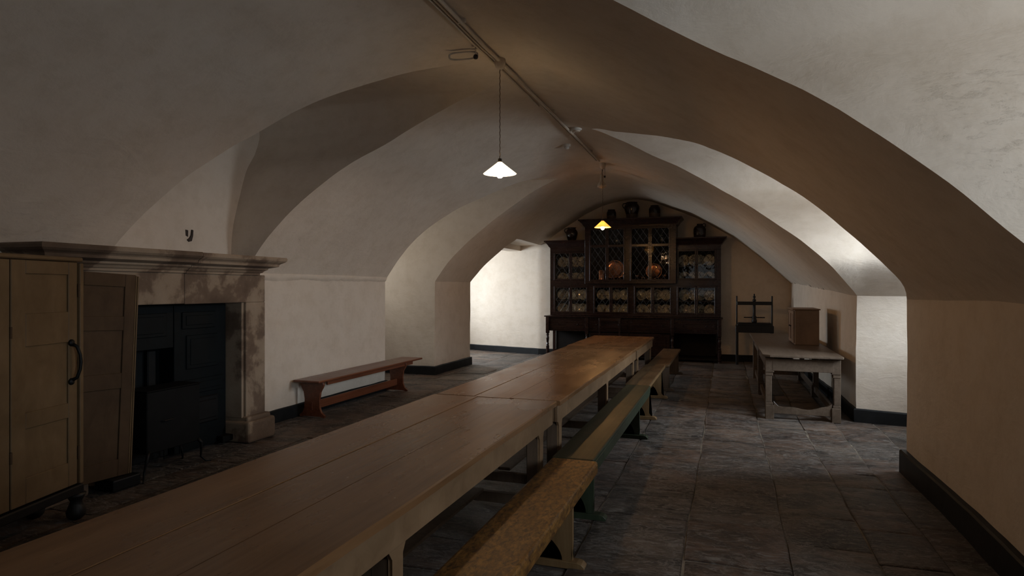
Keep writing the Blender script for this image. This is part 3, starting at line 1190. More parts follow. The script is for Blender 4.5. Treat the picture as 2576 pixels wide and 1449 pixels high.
# small cupboard standing on it
t = thing('small_cupboard', 'plain brown wooden box cupboard standing on the grey side table', 'cupboard', (1.07, 9.92, .772))
b = bmesh.new()
box(b, -.155, .155, -.36, .36, .0, .485, .005)
link('body', b, BOXPAINT, t)
b = bmesh.new()
box(b, -.185, .17, -.375, .385, .485, .502, .005)
link('top', b, BOXPAINT, t)
for (a, c) in ((-.34, -.01), (.01, .34)):
    b = bmesh.new()
    box(b, -.172, -.156, a, c, .02, .47, .003)
    box(b, -.178, -.172, a + .03, a + .045, .06, .43, .001, mi=0)
    box(b, -.178, -.172, c - .045, c - .03, .06, .43, .001)
    d = link('door', b, BOXPAINT, t)
    b = bmesh.new()
    lathe(b, [(.004, 0), (.011, .008), (.009, .018), (.0, .02)], seg=12, mat=Matrix.Rotation(-math.pi / 2, 4, 'Y'), cx=-.174, cy=(c - .06 if a < 0 else a + .06), cz=.25)
    link('knob', b, BLACKWOOD, d)

# ------------------------------------------------------------------ linen press
t = thing('linen_press', 'black screw linen press on a stand at the end wall', 'press', (.555, 13.70, 0))
b = bmesh.new()
box(b, -.36, .36, -.17, .17, .66, .80, .006)
box(b, -.33, .33, -.15, .15, .80, .835, .006)
link('bed', b, BLACKWOOD, t)
b = bmesh.new()
box(b, -.31, .31, -.13, .13, .838, .856, .004)
link('pressing_board', b, BLACKWOOD, t)
for sx in (-1, 1):
    b = bmesh.new()
    box(b, sx * .335 - .014, sx * .335 + .014, -.03, .03, .80, 1.40, .004)
    link('upright', b, BLACKWOOD, t)
b = bmesh.new()
box(b, -.33, .33, -.04, .04, 1.215, 1.285, .006)
link('crossbar', b, BLACKWOOD, t)
b = bmesh.new()
lathe(b, [(.045, .856), (.052, .88), (.05, .91), (.035, .93), (.044, .95), (.044, .98), (.028, 1.0), (.027, 1.29), (.036, 1.30), (.03, 1.33), (.012, 1.345), (.026, 1.37), (.028, 1.39), (.010, 1.41), (.016, 1.43), (.0, 1.45)], seg=16)
link('screw', b, BLACKWOOD, t, smooth=True)
b = bmesh.new()
tube(b, [(-.20, -.02, .962), (0, -.02, .962), (.20, -.02, .962)], .011)
link('handle', b, BLACKWOOD, t)
for sx in (-1, 1):
    for sy in (-1, 1):
        b = bmesh.new()
        box(b, sx * .33 - .024, sx * .33 + .024, sy * .135 - .024, sy * .135 + .024, 0, .66, .004)
        link('leg', b, BLACKWOOD, t)

# ------------------------------------------------------------------ dresser: sideboard
sb = thing('sideboard', 'very dark long sideboard on turned legs under the glazed cabinet', 'sideboard', (-1.96, 13.9, 0))
SX, SY = -1.96, 13.9
b = bmesh.new()
box(b, -3.87 - SX, -.05 - SX, 13.62 - SY, 14.16 - SY, .915, .94, .008, 2)
link('top', b, DRESS, sb)
b = bmesh.new()
box(b, -3.80 - SX, -.12 - SX, 13.70 - SY, 14.15 - SY, .60, .914, .004)
link('carcass', b, DRESS, sb)
edges = [-3.76, -2.90, -1.98, -1.06, -.16]
for k in range(4):
    b = bmesh.new()
    a, c = edges[k] + .03, edges[k + 1] - .03
    box(b, a - SX, c - SX, 13.684 - SY, 13.70 - SY, .64, .87, .006, 2)
    box(b, a + .03 - SX, c - .03 - SX, 13.674 - SY, 13.684 - SY, .675, .715, .004)
    box(b, a + .03 - SX, c - .03 - SX, 13.674 - SY, 13.684 - SY, .80, .84, .004)
    d = link('drawer', b, DRESS, sb)
    for hx_ in (.22, .78):
        b = bmesh.new()
        lathe(b, [(.008, 0), (.016, .01), (.013, .024), (0, .028)], seg=12, mat=Matrix.Rotation(math.pi / 2, 4, 'X'), cx=a + (c - a) * hx_ - SX, cy=13.684 - SY, cz=.757)
        link('knob', b, DRESS, d, smooth=True)
turn = [(.034, 0), (.030, .015), (.026, .03), (.036, .05), (.036, .26), (.024, .28), (.034, .30), (.022, .33), (.030, .40), (.034, .44), (.024, .49), (.036, .51), (.024, .53), (.036, .55)]
for lx in (-3.80, -2.90, -1.06, -.115):
    b = bmesh.new()
    lathe(b, turn, lx - SX, 13.68 - SY, 0, 14)
    box(b, lx - .035 - SX, lx + .035 - SX, 13.645 - SY, 13.715 - SY, .55, .913, .003)
    link('leg', b, DRESS, sb)
for lx in (-3.76, -.15):
    b = bmesh.new()
    box(b, lx - .03 - SX, lx + .03 - SX, 14.09 - SY, 14.15 - SY, 0, .60, .003)
    link('leg', b, DRESS, sb)
b = bmesh.new()
box(b, -3.72 - SX, -.19 - SX, 14.12 - SY, 14.145 - SY, .10, .60, .002)
link('backboard', b, DRESSIN, sb)
b = bmesh.new()
box(b, -3.68 - SX, -.14 - SX, 13.72 - SY, 14.14 - SY, .045, .075, .004)
for lx in (-3.6, -1.9, -.2):
    box(b, lx - .04 - SX, lx + .04 - SX, 13.75 - SY, 13.83 - SY, 0, .045, .002)
link('potboard', b, DRESSIN, sb)
# enclosed cupboard in the middle
b = bmesh.new()
box(b, -2.86 - SX, -1.10 - SX, 13.74 - SY, 14.11 - SY, .078, .60, .004)
link('cupboard_body', b, DRESSIN, sb)
for (a, c) in ((-2.84, -1.99), (-1.97, -1.12)):
    b = bmesh.new()
    box(b, a - SX, c - SX, 13.722 - SY, 13.74 - SY, .10, .58, .004)
    box(b, a + .08 - SX, c - .08 - SX, 13.712 - SY, 13.722 - SY, .17, .51, .008)
    link('cupboard_door', b, DRESS, sb)

# ------------------------------------------------------------------ dresser: glazed cabinet
gc = thing('glazed_cabinet', 'huge black-brown cabinet with leaded glass doors on the sideboard', 'cabinet', (-1.93, 13.97, .94))
GX, GY, GZ = -1.93, 13.97, .94
YF, YB = 13.80, 14.15


def g(bm_, x0, x1, y0, y1, z0, z1, bev=.003):
    box(bm_, x0 - GX, x1 - GX, y0 - GY, y1 - GY, z0 - GZ, z1 - GZ, bev)


CL, CR, PL_, PR_ = -3.77, -.09, -2.93, -.985
b = bmesh.new()
g(b, CL, CR, YB - .015, YB, .945, 2.47)
g(b, -2.93, -.985, YB - .015, YB, 2.47, 2.90)
link('back_panel', b, DRESSIN, gc)
b = bmesh.new()
for x in (CL, CR - .03):
    g(b, x, x + .03, YF, YB - .015, .945, 2.47)
for x in (-2.905, -1.95, -1.035):
    g(b, x - .02, x + .02, YF + .01, YB - .015, .945, 1.64)
for x in (-2.905, -1.035):
    g(b, x - .02, x + .02, YF + .01, YB - .015, 1.64, 2.47)
g(b, CL + .03, CR - .03, YF, YB - .015, .942, .965)
link('side_panel', b, DRESS, gc)
# face frame of the body
b = bmesh.new()
g(b, CL, CR, YF - .012, YF + .008, .945, 1.0)
g(b, CL, CR, YF - .012, YF + .008, 1.60, 1.735)
g(b, CL, PL_, YF - .012, YF + .008, 2.37, 2.47)
g(b, PR_, CR, YF - .012, YF + .008, 2.37, 2.47)
for (x0, x1) in ((CL, -3.68), (-2.915, -2.77), (-1.995, -1.88), (-1.085, -.975), (-.185, CR)):
    g(b, x0, x1, YF - .012, YF + .008, 1.0, 1.6)
for (x0, x1) in ((CL, -3.68), (-2.99, -2.90), (-1.02, -.975), (-.185, CR)):
    g(b, x0, x1, YF - .012, YF + .008, 1.735, 2.37)
link('face_frame', b, DRESS, gc)
# cornices
def cornice(x0, x1, z0, z1, yf, out, lret=True, rret=True):
    b = bmesh.new()
    prof = [(0, 0), (.10, .0), (.12, .10), (.20, .12), (.28, .22), (.38, .36), (.52, .52), (.70, .66), (.80, .72), (.84, .80), (.97, .82), (1.0, .86), (1.0, .98), (.97, 1.0)]
    mitred(b, [(out * a, z0 + (z1 - z0) * c) for a, c in prof], x0 - GX, x1 - GX, yf - GY, YB - GY, -GZ, 'y', lret, rret)
    link('cornice', b, DRESS, gc)


cornice(CL, PL_, 2.47, 2.63, YF, .12, True, False)
cornice(PR_, CR, 2.47, 2.63, YF, .12, False, True)
YC = 13.62
cornice(PL_, PR_, 2.90, 3.06, YC, .13)
# shelves
for (z, x0, x1) in ((1.285, CL + .03, CR - .03), (2.03, CL + .03, PL_), (2.03, PR_, CR - .03), (1.665, CL + .03, CR - .03)):
    b = bmesh.new()
    g(b, x0, x1, YF + .03, YB - .015, z - .018, z)
    link('shelf', b, DRESS, gc)
# projecting central cupboard
b = bmesh.new()
g(b, PL_, PL_ + .03, YC, YB - .015, 1.66, 2.90)
g(b, PR_ - .03, PR_, YC, YB - .015, 1.66, 2.90)
g(b, PL_ + .03, PR_ - .03, YC, YF + .02, 1.66, 1.69)
g(b, PL_ + .03, PR_ - .03, YC, YB - .015, 2.88, 2.90)
g(b, PL_ + .03, PR_ - .03, YC + .03, YB - .015, 2.455, 2.475)
link('central_cupboard', b, DRESS, gc)
b = bmesh.new()
g(b, PL_, PR_, YC - .014, YC + .004, 1.655, 1.715)
g(b, PL_, PR_, YC - .014, YC + .004, 2.865, 2.90)
for (x0, x1) in ((PL_, -2.83), (-2.05, -1.94), (-1.10, PR_)):
    g(b, x0, x1, YC - .014, YC + .004, 1.715, 2.865)
link('central_face_frame', b, DRESS, gc)


def glazed_door(x0, x1, z0, z1, yf, mid=None, knob_side=0):
    b = bmesh.new()
    s = .033
    y0, y1 = yf - .022, yf - .002
    panes = []
    g(b, x0, x0 + s, y0, y1, z0, z1, .003)
    g(b, x1 - s, x1, y0, y1, z0, z1, .003)
    g(b, x0 + s, x1 - s, y0, y1, z0, z0 + s, .003)
    g(b, x0 + s, x1 - s, y0, y1, z1 - s, z1, .003)
    if mid:
        g(b, x0 + s, x1 - s, y0 - .006, y1, mid - .028, mid + .028, .004)
        panes = [(z0 + s, mid - .028), (mid + .028, z1 - s)]
    else:
        panes = [(z0 + s, z1 - s)]
    d = link('glazed_door', b, DRESS, gc)
    gl = bmesh.new()
    le = bmesh.new()
    ym = (y0 + y1) / 2
    for (za, zb) in panes:
        xa, xb = x0 + s, x1 - s
        vs = [gl.verts.new((x - GX, ym - GY, z - GZ)) for x, z in ((xa, za), (xb, za), (xb, zb), (xa, zb))]
        gl.faces.new(vs)
        # diamond lattice
        dx, dz = .135, .195
        slope = dz / dx
        k = -20
        for sgn in (1, -1):
            for i in range(-16, 17):
                # line z = zc + sgn*slope*(x-xc) + i*dz
                xc, zc = (xa + xb) / 2, (za + zb) / 2
                pts = []
                lo, hi = xa, xb
                c0 = zc + i * dz
                xs_ = [lo, hi]
                for zz in (za, zb):
                    xs_.append(xc + (zz - c0) / (sgn * slope))
                cand = []
                for xx in xs_:
                    zz = c0 + sgn * slope * (xx - xc)
                    if xa - 1e-6 <= xx <= xb + 1e-6 and za - 1e-6 <= zz <= zb + 1e-6:
                        cand.append((xx, zz))
                cand = sorted(set((round(p[0], 5), round(p[1], 5)) for p in cand))
                if len(cand) >= 2 and math.dist(cand[0], cand[-1]) > .02:
                    p, q = cand[0], cand[-1]
                    tube(le, [(p[0] - GX, ym - .003 - GY, p[1] - GZ), (q[0] - GX, ym - .003 - GY, q[1] - GZ)], .0034, 4)
    link('glass_pane', gl, GLASS, d)
    link('lead_lattice', le, LEAD, d)
    if knob_side:
        b = bmesh.new()
        kx = x1 - s / 2 if knob_side > 0 else x0 + s / 2
        lathe(b, [(.004, 0), (.010, .008), (.008, .018), (0, .02)], seg=10, mat=Matrix.Rotation(math.pi / 2, 4, 'X'), cx=kx - GX, cy=y0 - GY, cz=(z0 + z1) / 2 - GZ)
        link('knob', b, BLACKWOOD, d)


pairs = [(-3.68, -3.295, -2.905), (-2.77, -2.385, -1.995), (-1.88, -1.485, -1.085), (-.975, -.58, -.185)]
for i, (a, m_, c) in enumerate(pairs):
    glazed_door(a, m_ - .002, 1.0, 1.60, YF, None, 1)
    glazed_door(m_ + .002, c, 1.0, 1.60, YF, None, -1)
for (a, m_, c) in (pairs[0], pairs[3]):
    c2 = min(c, PL_ - 0.0) if a < -3 else c
    glazed_door(a, m_ - .002, 1.735, 2.37, YF, None, 1)
    glazed_door(m_ + .002, c2 if a < -3 else c, 1.735, 2.37, YF, None, -1)
for (a, m_, c) in ((-2.83, -2.44, -2.05), (-1.94, -1.52, -1.10)):
    glazed_door(a, m_ - .002, 1.715, 2.865, YC, 2.475, 1)
    glazed_door(m_ + .002, c, 1.715, 2.865, YC, 2.475, -1)

# plates
prof = [(0, .006), (.055, .006), (.075, .012), (.108, .020), (.122, .024), (.122, .019), (.106, .013), (.078, .004), (.06, 0), (0, 0)]
b = bmesh.new()
lathe(b, prof, seg=32, cap=False)
bmesh.ops.remove_doubles(b, verts=b.verts, dist=1e-5)
bmesh.ops.rotate(b, verts=b.verts, cent=(0, 0, 0), matrix=Matrix.Rotation(math.radians(90 - 9), 3, 'X'))
plate0 = link('plate', b, PLATE, smooth=True)
shelves = {'bottom': (.966, [0, 1, 2, 3]), 'second': (1.286, [0, 1, 2, 3]), 'third': (1.666, [0, 3]), 'top': (2.031, [0, 3])}
ORD = ['leftmost', 'second', 'third', 'fourth', 'fifth', 'sixth', 'seventh', 'eighth', 'ninth', 'tenth', 'eleventh', 'twelfth', 'thirteenth', 'fourteenth', 'fifteenth', 'sixteenth']
first = True
pr = random.Random(5)
shname = {'bottom': 'on the lowest glazed shelf', 'second': 'on the shelf above the lowest', 'third': 'on the upper side shelves\' lower row', 'top': 'on the topmost side shelves'}
for sname, (z, units) in shelves.items():
    k = 0
    for u in units:
        a, m_, c = pairs[u]
        w = c - a
        for j in range(4):
            x = a + (.13, .335, .455, .655)[j] + pr.uniform(-.006, .006)
            y = 14.095 if j % 2 == 0 else 14.052
            if u == 0 and j == 3:
                x = a + .62
            loc = (x, y - .01, z + .124)
            lab = 'cream patterned plate standing %s, %s from left' % (shname[sname], ORD[k] if k else 'first')
            if first:
                p = plate0
                first = False
            else:
                p = plate0.copy()
                COL.objects.link(p)
            p.location = loc
            p.rotation_euler = (0, pr.uniform(0, 6.28) * 0, 0)
            p.scale = (1, 1, 1)
            tag(p, lab, 'plate', 'patterned plates standing in the cabinet')
            k += 1


def vessel(name, label, cat, prof, loc, mat, handle=None, group=None, lid=None, spout=None, base_mat=None):
    t = thing(name, label, cat, loc, 0, group)
    b = bmesh.new()
    lathe(b, prof, seg=24, cap=False)
    if base_mat:
        zmax = prof[-1][1]
        for f in b.faces:
            f.material_index = 1 if f.calc_center_median().z < max(p[1] for p in prof) * .32 else 0
    link('body', b, [mat, base_mat] if base_mat else mat, t, smooth=True)
    for hdl in (handle or []):
        b = bmesh.new()
        tube(b, hdl, .011 if mat is JAR else .006, 8)
        link('handle', b, mat, t, smooth=True)
    if lid:
        b = bmesh.new()
        lathe(b, lid, seg=20, cap=False)
        link('lid', b, mat, t, smooth=True)
    if spout:
        b = bmesh.new()
        tube(b, spout, [.012, .009, .007], 8)
        link('spout', b, mat, t, smooth=True)
    return t


def ear(r, z0, z1, s=-1, out=.07):
    return [(s * r, 0, z0), (s * (r + out * .7), 0, z0 + (z1 - z0) * .25), (s * (r + out), 0, z0 + (z1 - z0) * .6), (s * (r + out * .75), 0, z1 - .01), (s * r * .72, 0, z1)]


jug = [(0, 0), (.085, 0), (.09, .01), (.115, .08), (.135, .16), (.13, .21), (.10, .255), (.085, .275), (.10, .295), (.105, .30), (.09, .30), (.07, .27), (.0, .05)]
vessel('stoneware_jug', 'dark stoneware jug with left-hand handle on the cabinet\'s left wing', 'jug', jug, (-3.30, 13.93, 2.63), JAR, [ear(.12, .17, .285, -1, .05)], 'jars along the top of the cabinet')
jar1 = [(0, 0), (.09, 0), (.095, .01), (.105, .10), (.105, .17), (.09, .205), (.078, .215), (.085, .235), (.082, .24), (.07, .24), (.065, .21), (0, .03)]
vessel('stoneware_jar', 'small brown handleless jar on the central cornice, just above the amber lamp', 'jar', jar1, (-2.40, 13.93, 3.06), JAR, None, 'jars along the top of the cabinet', base_mat=JARBASE)
big = [(0, 0), (.10, 0), (.108, .015), (.13, .12), (.165, .24), (.165, .29), (.14, .335), (.115, .355), (.125, .38), (.12, .385), (.10, .385), (.09, .35), (0, .05)]
vessel('stoneware_jug', 'largest dark jug with a looped handle, in the middle of the cabinet top', 'jug', big, (-1.95, 13.93, 3.06), JAR, [ear(.15, .25, .37, -1, .055)], 'jars along the top of the cabinet', base_mat=JARBASE)
jar2 = [(0, 0), (.105, 0), (.11, .01), (.122, .12), (.125, .21), (.105, .26), (.088, .27), (.092, .29), (.088, .295), (.075, .295), (.07, .26), (0, .03)]
vessel('stoneware_jar', 'squat dark jar with a pale lower band near the central cornice\'s right end', 'jar', jar2, (-1.46, 13.93, 3.06), JAR, None, 'jars along the top of the cabinet', base_mat=JARBASE)
jug2 = [(0, 0), (.115, 0), (.12, .01), (.13, .10), (.13, .18), (.11, .23), (.06, .265), (.055, .285), (.06, .295), (.045, .295), (.04, .26), (0, .03)]
vessel('stoneware_flagon', 'glossy dark flagon with right-hand ring handle on the cabinet\'s right wing', 'flagon', jug2, (-.52, 13.93, 2.63), JAR, [[(.05, 0, .22), (.06, 0, .28), (.085, 0, .305), (.115, 0, .285), (.115, 0, .23)]], 'jars along the top of the cabinet')

# copper and pewter
can = [(0, 0), (.085, 0), (.088, .01), (.085, .02), (.085, .25), (.09, .26), (.084, .262), (.08, .25), (.08, .02), (0, .015)]
vessel('copper_canister', 'tall copper canister at the left of the central cupboard', 'canister', can, (-2.60, 13.78, 1.692), COPPER)
tray = [(0, .012), (.12, .012), (.165, .02), (.185, .035), (.19, .03), (.17, .012), (.12, 0), (0, 0)]


def disc(name, label, cat, r, loc, mat, tilt=8):
    b = bmesh.new()
    lathe(b, [(p[0] * r / .19, p[1]) for p in tray], seg=36, cap=False)
    bmesh.ops.rotate(b, verts=b.verts, cent=(0, 0, 0), matrix=Matrix.Rotation(math.radians(90 - tilt), 3, 'X'))
    return tag(link(name, b, mat, smooth=True), label, cat) if not loc else _pl(link(name, b, mat, smooth=True), loc, label, cat)


def _pl(o, loc, label, cat):
    o.location = loc
    return tag(o, label, cat)


disc('copper_tray', 'large round copper tray leaning behind the canister in the central cupboard', 'tray', .215, (-2.33, 14.00, 1.97), COPPER)
b = bmesh.new()
box(b, -2.40, -2.26, 13.93, 14.07, 1.692, 1.76, .004)
tag(link('display_block', b, DRESSIN), 'dark block propping the large copper tray inside the central cupboard', 'stand')
disc('copper_dish', 'smaller round copper dish with bright lamp glints, right of the central cupboard', 'dish', .175, (-1.48, 14.00, 1.93), COPPER)
b = bmesh.new()
box(b, -1.54, -1.42, 13.93, 14.07, 1.692, 1.76, .004)
tag(link('display_block', b, DRESSIN), 'dark block propping the smaller copper dish inside the central cupboard', 'stand')
cup = [(0, 0), (.035, 0), (.04, .005), (.042, .09), (.046, .10), (.042, .102), (.038, .09), (0, .01)]
for (x, s, lab) in ((-2.385, 1.0, 'small copper mug just left of the stile below the large tray'), (-2.27, 1.15, 'small copper mug in front of the large tray'), (-2.12, 1.35, 'small copper mug right of the large tray'),
                    (-1.80, 1.4, 'copper pot at the left of the right-hand central door'), (-1.66, 1.0, 'tiny copper pot left of the smaller dish'), (-1.37, 1.0, 'tiny copper pot below the smaller dish'), (-1.22, 1.5, 'copper pot at the far right of the central cupboard')):
    o = vessel('copper_mug', lab, 'mug', [(p[0] * s, p[1] * s) for p in cup], (x, 13.76, 1.692), COPPER, [[(.04 * s, 0, .02 * s), (.065 * s, 0, .04 * s), (.065 * s, 0, .075 * s), (.042 * s, 0, .085 * s)]], 'copperware in the central cupboard')
bowl = [(p[0] * .78, p[1] * .9) for p in [(0, 0), (.05, 0), (.055, .012), (.10, .05), (.115, .10), (.11, .13), (.10, .13), (0, .03)]]
lidp = [(p[0] * .78, p[1] * .9) for p in [(.115, .13), (.10, .15), (.05, .175), (.015, .185), (.02, .205), (0, .21)]]
for (x, z, m_, lab) in ((-3.42, 1.666, PLATE, 'lidded cream tureen in front of plates, left wing of the cabinet, left door'), (-3.08, 1.666, PLATE, 'lidded cream tureen in front of plates, left wing of the cabinet, right door'),
                        (-.76, 1.666, PEWTER, 'shiny pewter tureen in the cabinet\'s right wing, left door'), (-.36, 1.666, PEWTER, 'shiny pewter tureen in the cabinet\'s right wing, right door')):
    vessel('tureen', lab, 'tureen', bowl, (x, 13.905, z), m_, None, 'tureens before the plates', lid=lidp)
for (x, lab) in ((-2.28, 'dim pewter jug on the top shelf of the central cupboard, left'), (-1.30, 'dim pewter jug on the top shelf of the central cupboard, right')):
    vessel('pewter_jug', lab, 'jug', [(p[0] * .8, p[1] * .8) for p in jug], (x, 13.93, 2.476), PEWTER, [ear(.10, .12, .22, 1, .04)], 'pewter jugs on the top shelf')

# ------------------------------------------------------------------ chair before the sideboard
t = thing('dining_chair', 'dark wooden chair with open rail back in front of the sideboard', 'chair', (-2.36, 13.28, 0))
for sx in (-1, 1):
    b = bmesh.new()
    prism(b, [(.17, 0), (.20, 0), (.19, .45), (.215, .90), (.19, .905), (.165, .45)], 0, sx * .215 - .016, sx * .215 + .016, .003)
    link('leg', b, DRESS, t)
    b = bmesh.new()
    box(b, sx * .20 - .016, sx * .20 + .016, -.20, -.168, 0, .43, .003)
    link('leg', b, DRESS, t)
b = bmesh.new()
box(b, -.225, .225, -.22, .20, .43, .46, .008, 2)
link('seat', b, DRESS, t)
b = bmesh.new()
prism(b, [(.188, .86), (.212, .865), (.216, .915), (.192, .915)], 0, -.235, .235, .004)
link('top_rail', b, DRESS, t)
for z in (.64, .70):
    b = bmesh.new()
    box(b, -.20, .20, .188, .205, z - .012, z + .012, .003)
    link('back_rail', b, DRESS, t)
for z, y in ((.2, -.184), (.25, .18)):
    b = bmesh.new()
    box(b, -.20, .20, y - .009, y + .009, z - .012, z + .012, .003)
    link('stretcher', b, DRESS, t)

# ------------------------------------------------------------------ fireplace surround
t = thing('fireplace_surround', 'massive mottled sandstone fireplace surround with a cracked mantel shelf', 'fireplace', (-4.8, 4.28, 0))
FX, FY = -4.8, 4.28


def fb(b, x0, x1, y0, y1, z0, z1, bev=.008, seg=2):
    return box(b, x0 - FX, x1 - FX, y0 - FY, y1 - FY, z0, z1, bev, seg)


b = bmesh.new()
fb(b, -4.93, -4.60, 3.08, 4.395, 1.425, 1.70)
fb(b, -4.93, -4.603, 4.40, 5.44, 1.42, 1.70)
link('lintel', b, STONE, t)
for (y0, y1) in ((3.08, 3.38), (5.16, 5.44)):
    b = bmesh.new()
    fb(b, -4.93, -4.602, y0, y1, .25, 1.42)
    fb(b, -4.94, -4.63, y0 - (.03 if y0 > 4 else 0), y1 + (0 if y0 > 4 else .03), .25, 1.42, .004)
    p_ = link('pilaster', b, STONE, t)
    b = bmesh.new()
    fb(b, -4.935, -4.52, y0 - .05, y1 + .07, 0, .22, .03, 3)
    fb(b, -4.935, -4.56, y0 - .02, y1 + .04, .20, .262, .02, 2)
    link('plinth', b, STONE, t)
b = bmesh.new()
mp = [(.0, 1.70), (.022, 1.702), (.024, 1.722), (.04, 1.727), (.055, 1.745), (.078, 1.757), (.082, 1.772), (.12, 1.780), (.155, 1.79), (.16, 1.812), (.172, 1.822), (.195, 1.834), (.212, 1.85), (.216, 1.872), (.208, 1.886)]
mitred(b, mp, 3.22 - FY, 4.392 - FY, -4.60 - FX, -4.93 - FX, 0, 'x', True, False)
mitred(b, [(o, z - .004) for o, z in mp], 4.396 - FY, 5.31 - FY, -4.60 - FX, -4.93 - FX, 0, 'x', False, True)
for v in b.verts:
    q = noise.noise_vector((v.co + Vector((5, 5, 5))) * 6) * .004
    v.co += q
link('mantel_shelf', b, STONE, t)
# masonry filling above the opening up to the recess wall
# hearth kerb
b = bmesh.new()
for (y0, y1) in ((3.42, 4.2), (4.21, 5.1)):
    fb(b, -5.02, -4.45, y0, y1, -.03, .006, .004, 1)
link('hearth', b, FLAG, t)

# ------------------------------------------------------------------ range
rg = thing('cast_iron_range', 'blue-black cast iron kitchen range filling the fireplace opening', 'range', (-4.85, 4.28, 0))


def rb(b, x0, x1, y0, y1, z0, z1, bev=.004):
    return box(b, x0 + 4.85, x1 + 4.85, y0 - 4.28, y1 - 4.28, z0, z1, bev)


b = bmesh.new()
rb(b, -4.98, -4.80, 4.47, 5.10, .03, 1.41)
rb(b, -5.03, -4.98, 3.42, 5.12, .03, 1.415)
rb(b, -4.98, -4.80, 3.40, 4.46, 1.02, 1.41)
link('body', b, IRONBLUE, rg)
b = bmesh.new()
rb(b, -4.80, -4.785, 3.42, 4.38, 1.13, 1.34)
rb(b, -4.785, -4.778, 3.46, 4.34, 1.16, 1.31)
d = link('drawer', b, IRONBLUE, rg)
for yy in (3.55, 4.02):
    b = bmesh.new()
    lathe(b, [(.008, 0), (.018, .008), (.022, .02), (.012, .032), (0, .034)], seg=14, mat=Matrix.Rotation(math.pi / 2, 4, 'Y'), cx=.072, cy=yy - 4.28, cz=1.225)
    link('knob', b, IRON, d, smooth=True)
for (z0, z1, y0, y1) in ((1.18, 1.34, 4.55, 4.95), (.80, 1.12, 4.60, 4.98), (.56, .70, 4.52, 5.05)):
    b = bmesh.new()
    rb(b, -4.80, -4.785, y0, y1, z0, z1, .005)
    rb(b, -4.785, -4.778, y0 + .04, y1 - .04, z0 + .035, z1 - .035, .004)
    link('panel', b, IRONBLUE, rg)
b = bmesh.new()
rb(b, -4.80, -4.775, 4.62, 4.98, .26, .52, .02)
rb(b, -4.775, -4.76, 4.66, 4.94, .30, .48, .02)
d = link('oven_door', b, IRON, rg)
b = bmesh.new()
tube(b, [(.075, .38, .30), (.10, .38, .32), (.10, .38, .45), (.075, .38, .48)], .008)
link('handle', b, IRON, d)
for yy in (3.75, 3.95, 4.15, 4.35):
    b = bmesh.new()
    rb(b, -4.975, -4.93, yy - .045, yy + .045, .25, 1.0, .01)
    link('cheek', b, IRON, rg)
b = bmesh.new()
for k in range(7):
    rb(b, -4.90, -4.885, 3.45, 4.45, .24 + k * .05, .255 + k * .05, .003)
link('fire_bars', b, IRON, rg)
b = bmesh.new()
rb(b, -4.82, -4.72, 4.98, 5.12, .03, .09, .006)
link('ash_box', b, IRON, rg)
b = bmesh.new()
rb(b, -4.97, -4.86, 3.45, 4.46, .03, .22, .006)
link('ash_drawer', b, IRON, rg)

# plate warmer / hastener on cabriole legs
t = thing('plate_warmer', 'black tin plate warmer on bowed iron legs before the range', 'plate warmer', (-4.55, 4.14, 0))
b = bmesh.new()
box(b, -.13, .11, -.27, .27, .21, .715, .006)
link('body', b, TIN, t)
b = bmesh.new()
box(b, -.145, .12, -.28, .28, .716, .726, .003)
link('lid', b, TIN, t)
b = bmesh.new()
tube(b, [(.11, -.14, .46), (.13, -.12, .46), (.13, -.04, .46), (.11, -.02, .46)], .006, 6)
link('handle', b, IRON, t)
for sx, sy in ((1, 1), (1, -1), (-1, 1), (-1, -1)):
    b = bmesh.new()
    x, y = (.10 if sx > 0 else -.11), sy * .25
    tube(b, [(x, y, .23), (x + sx * .02, y + sy * .025, .19), (x + sx * .01, y + sy * .035, .12), (x, y + sy * .04, .06), (x + sx * .03, y + sy * .07, .015), (x + sx * .06, y + sy * .10, .012)], [.016, .014, .010, .009, .008, .007], 8)
    link('leg', b, IRON, t, smooth=True)
b = bmesh.new()
tube(b, [(.08, -.08, .21), (.08, -.08, .13), (.08, .08, .13), (.08, .08, .21)], .007, 6)
link('under_rail', b, IRON, t)

# ------------------------------------------------------------------ cream cupboard at left
A0 = math.atan2(-.967, .255)
t = thing('panelled_cupboard', 'tall cream-painted panelled cupboard with black iron handle at the left edge', 'cupboard', (-4.19, 3.12, 0), A0)
# local x runs along the face towards the camera, local y>0 is into the room?  (rotated frame)
# local -y side is the wall side
S = -1


def cb(b, x0, x1, y0, y1, z0, z1, bev=.004, mi=0):
    return box(b, x0, x1, min(y0, y1), max(y0, y1), z0, z1, bev, mi=mi)


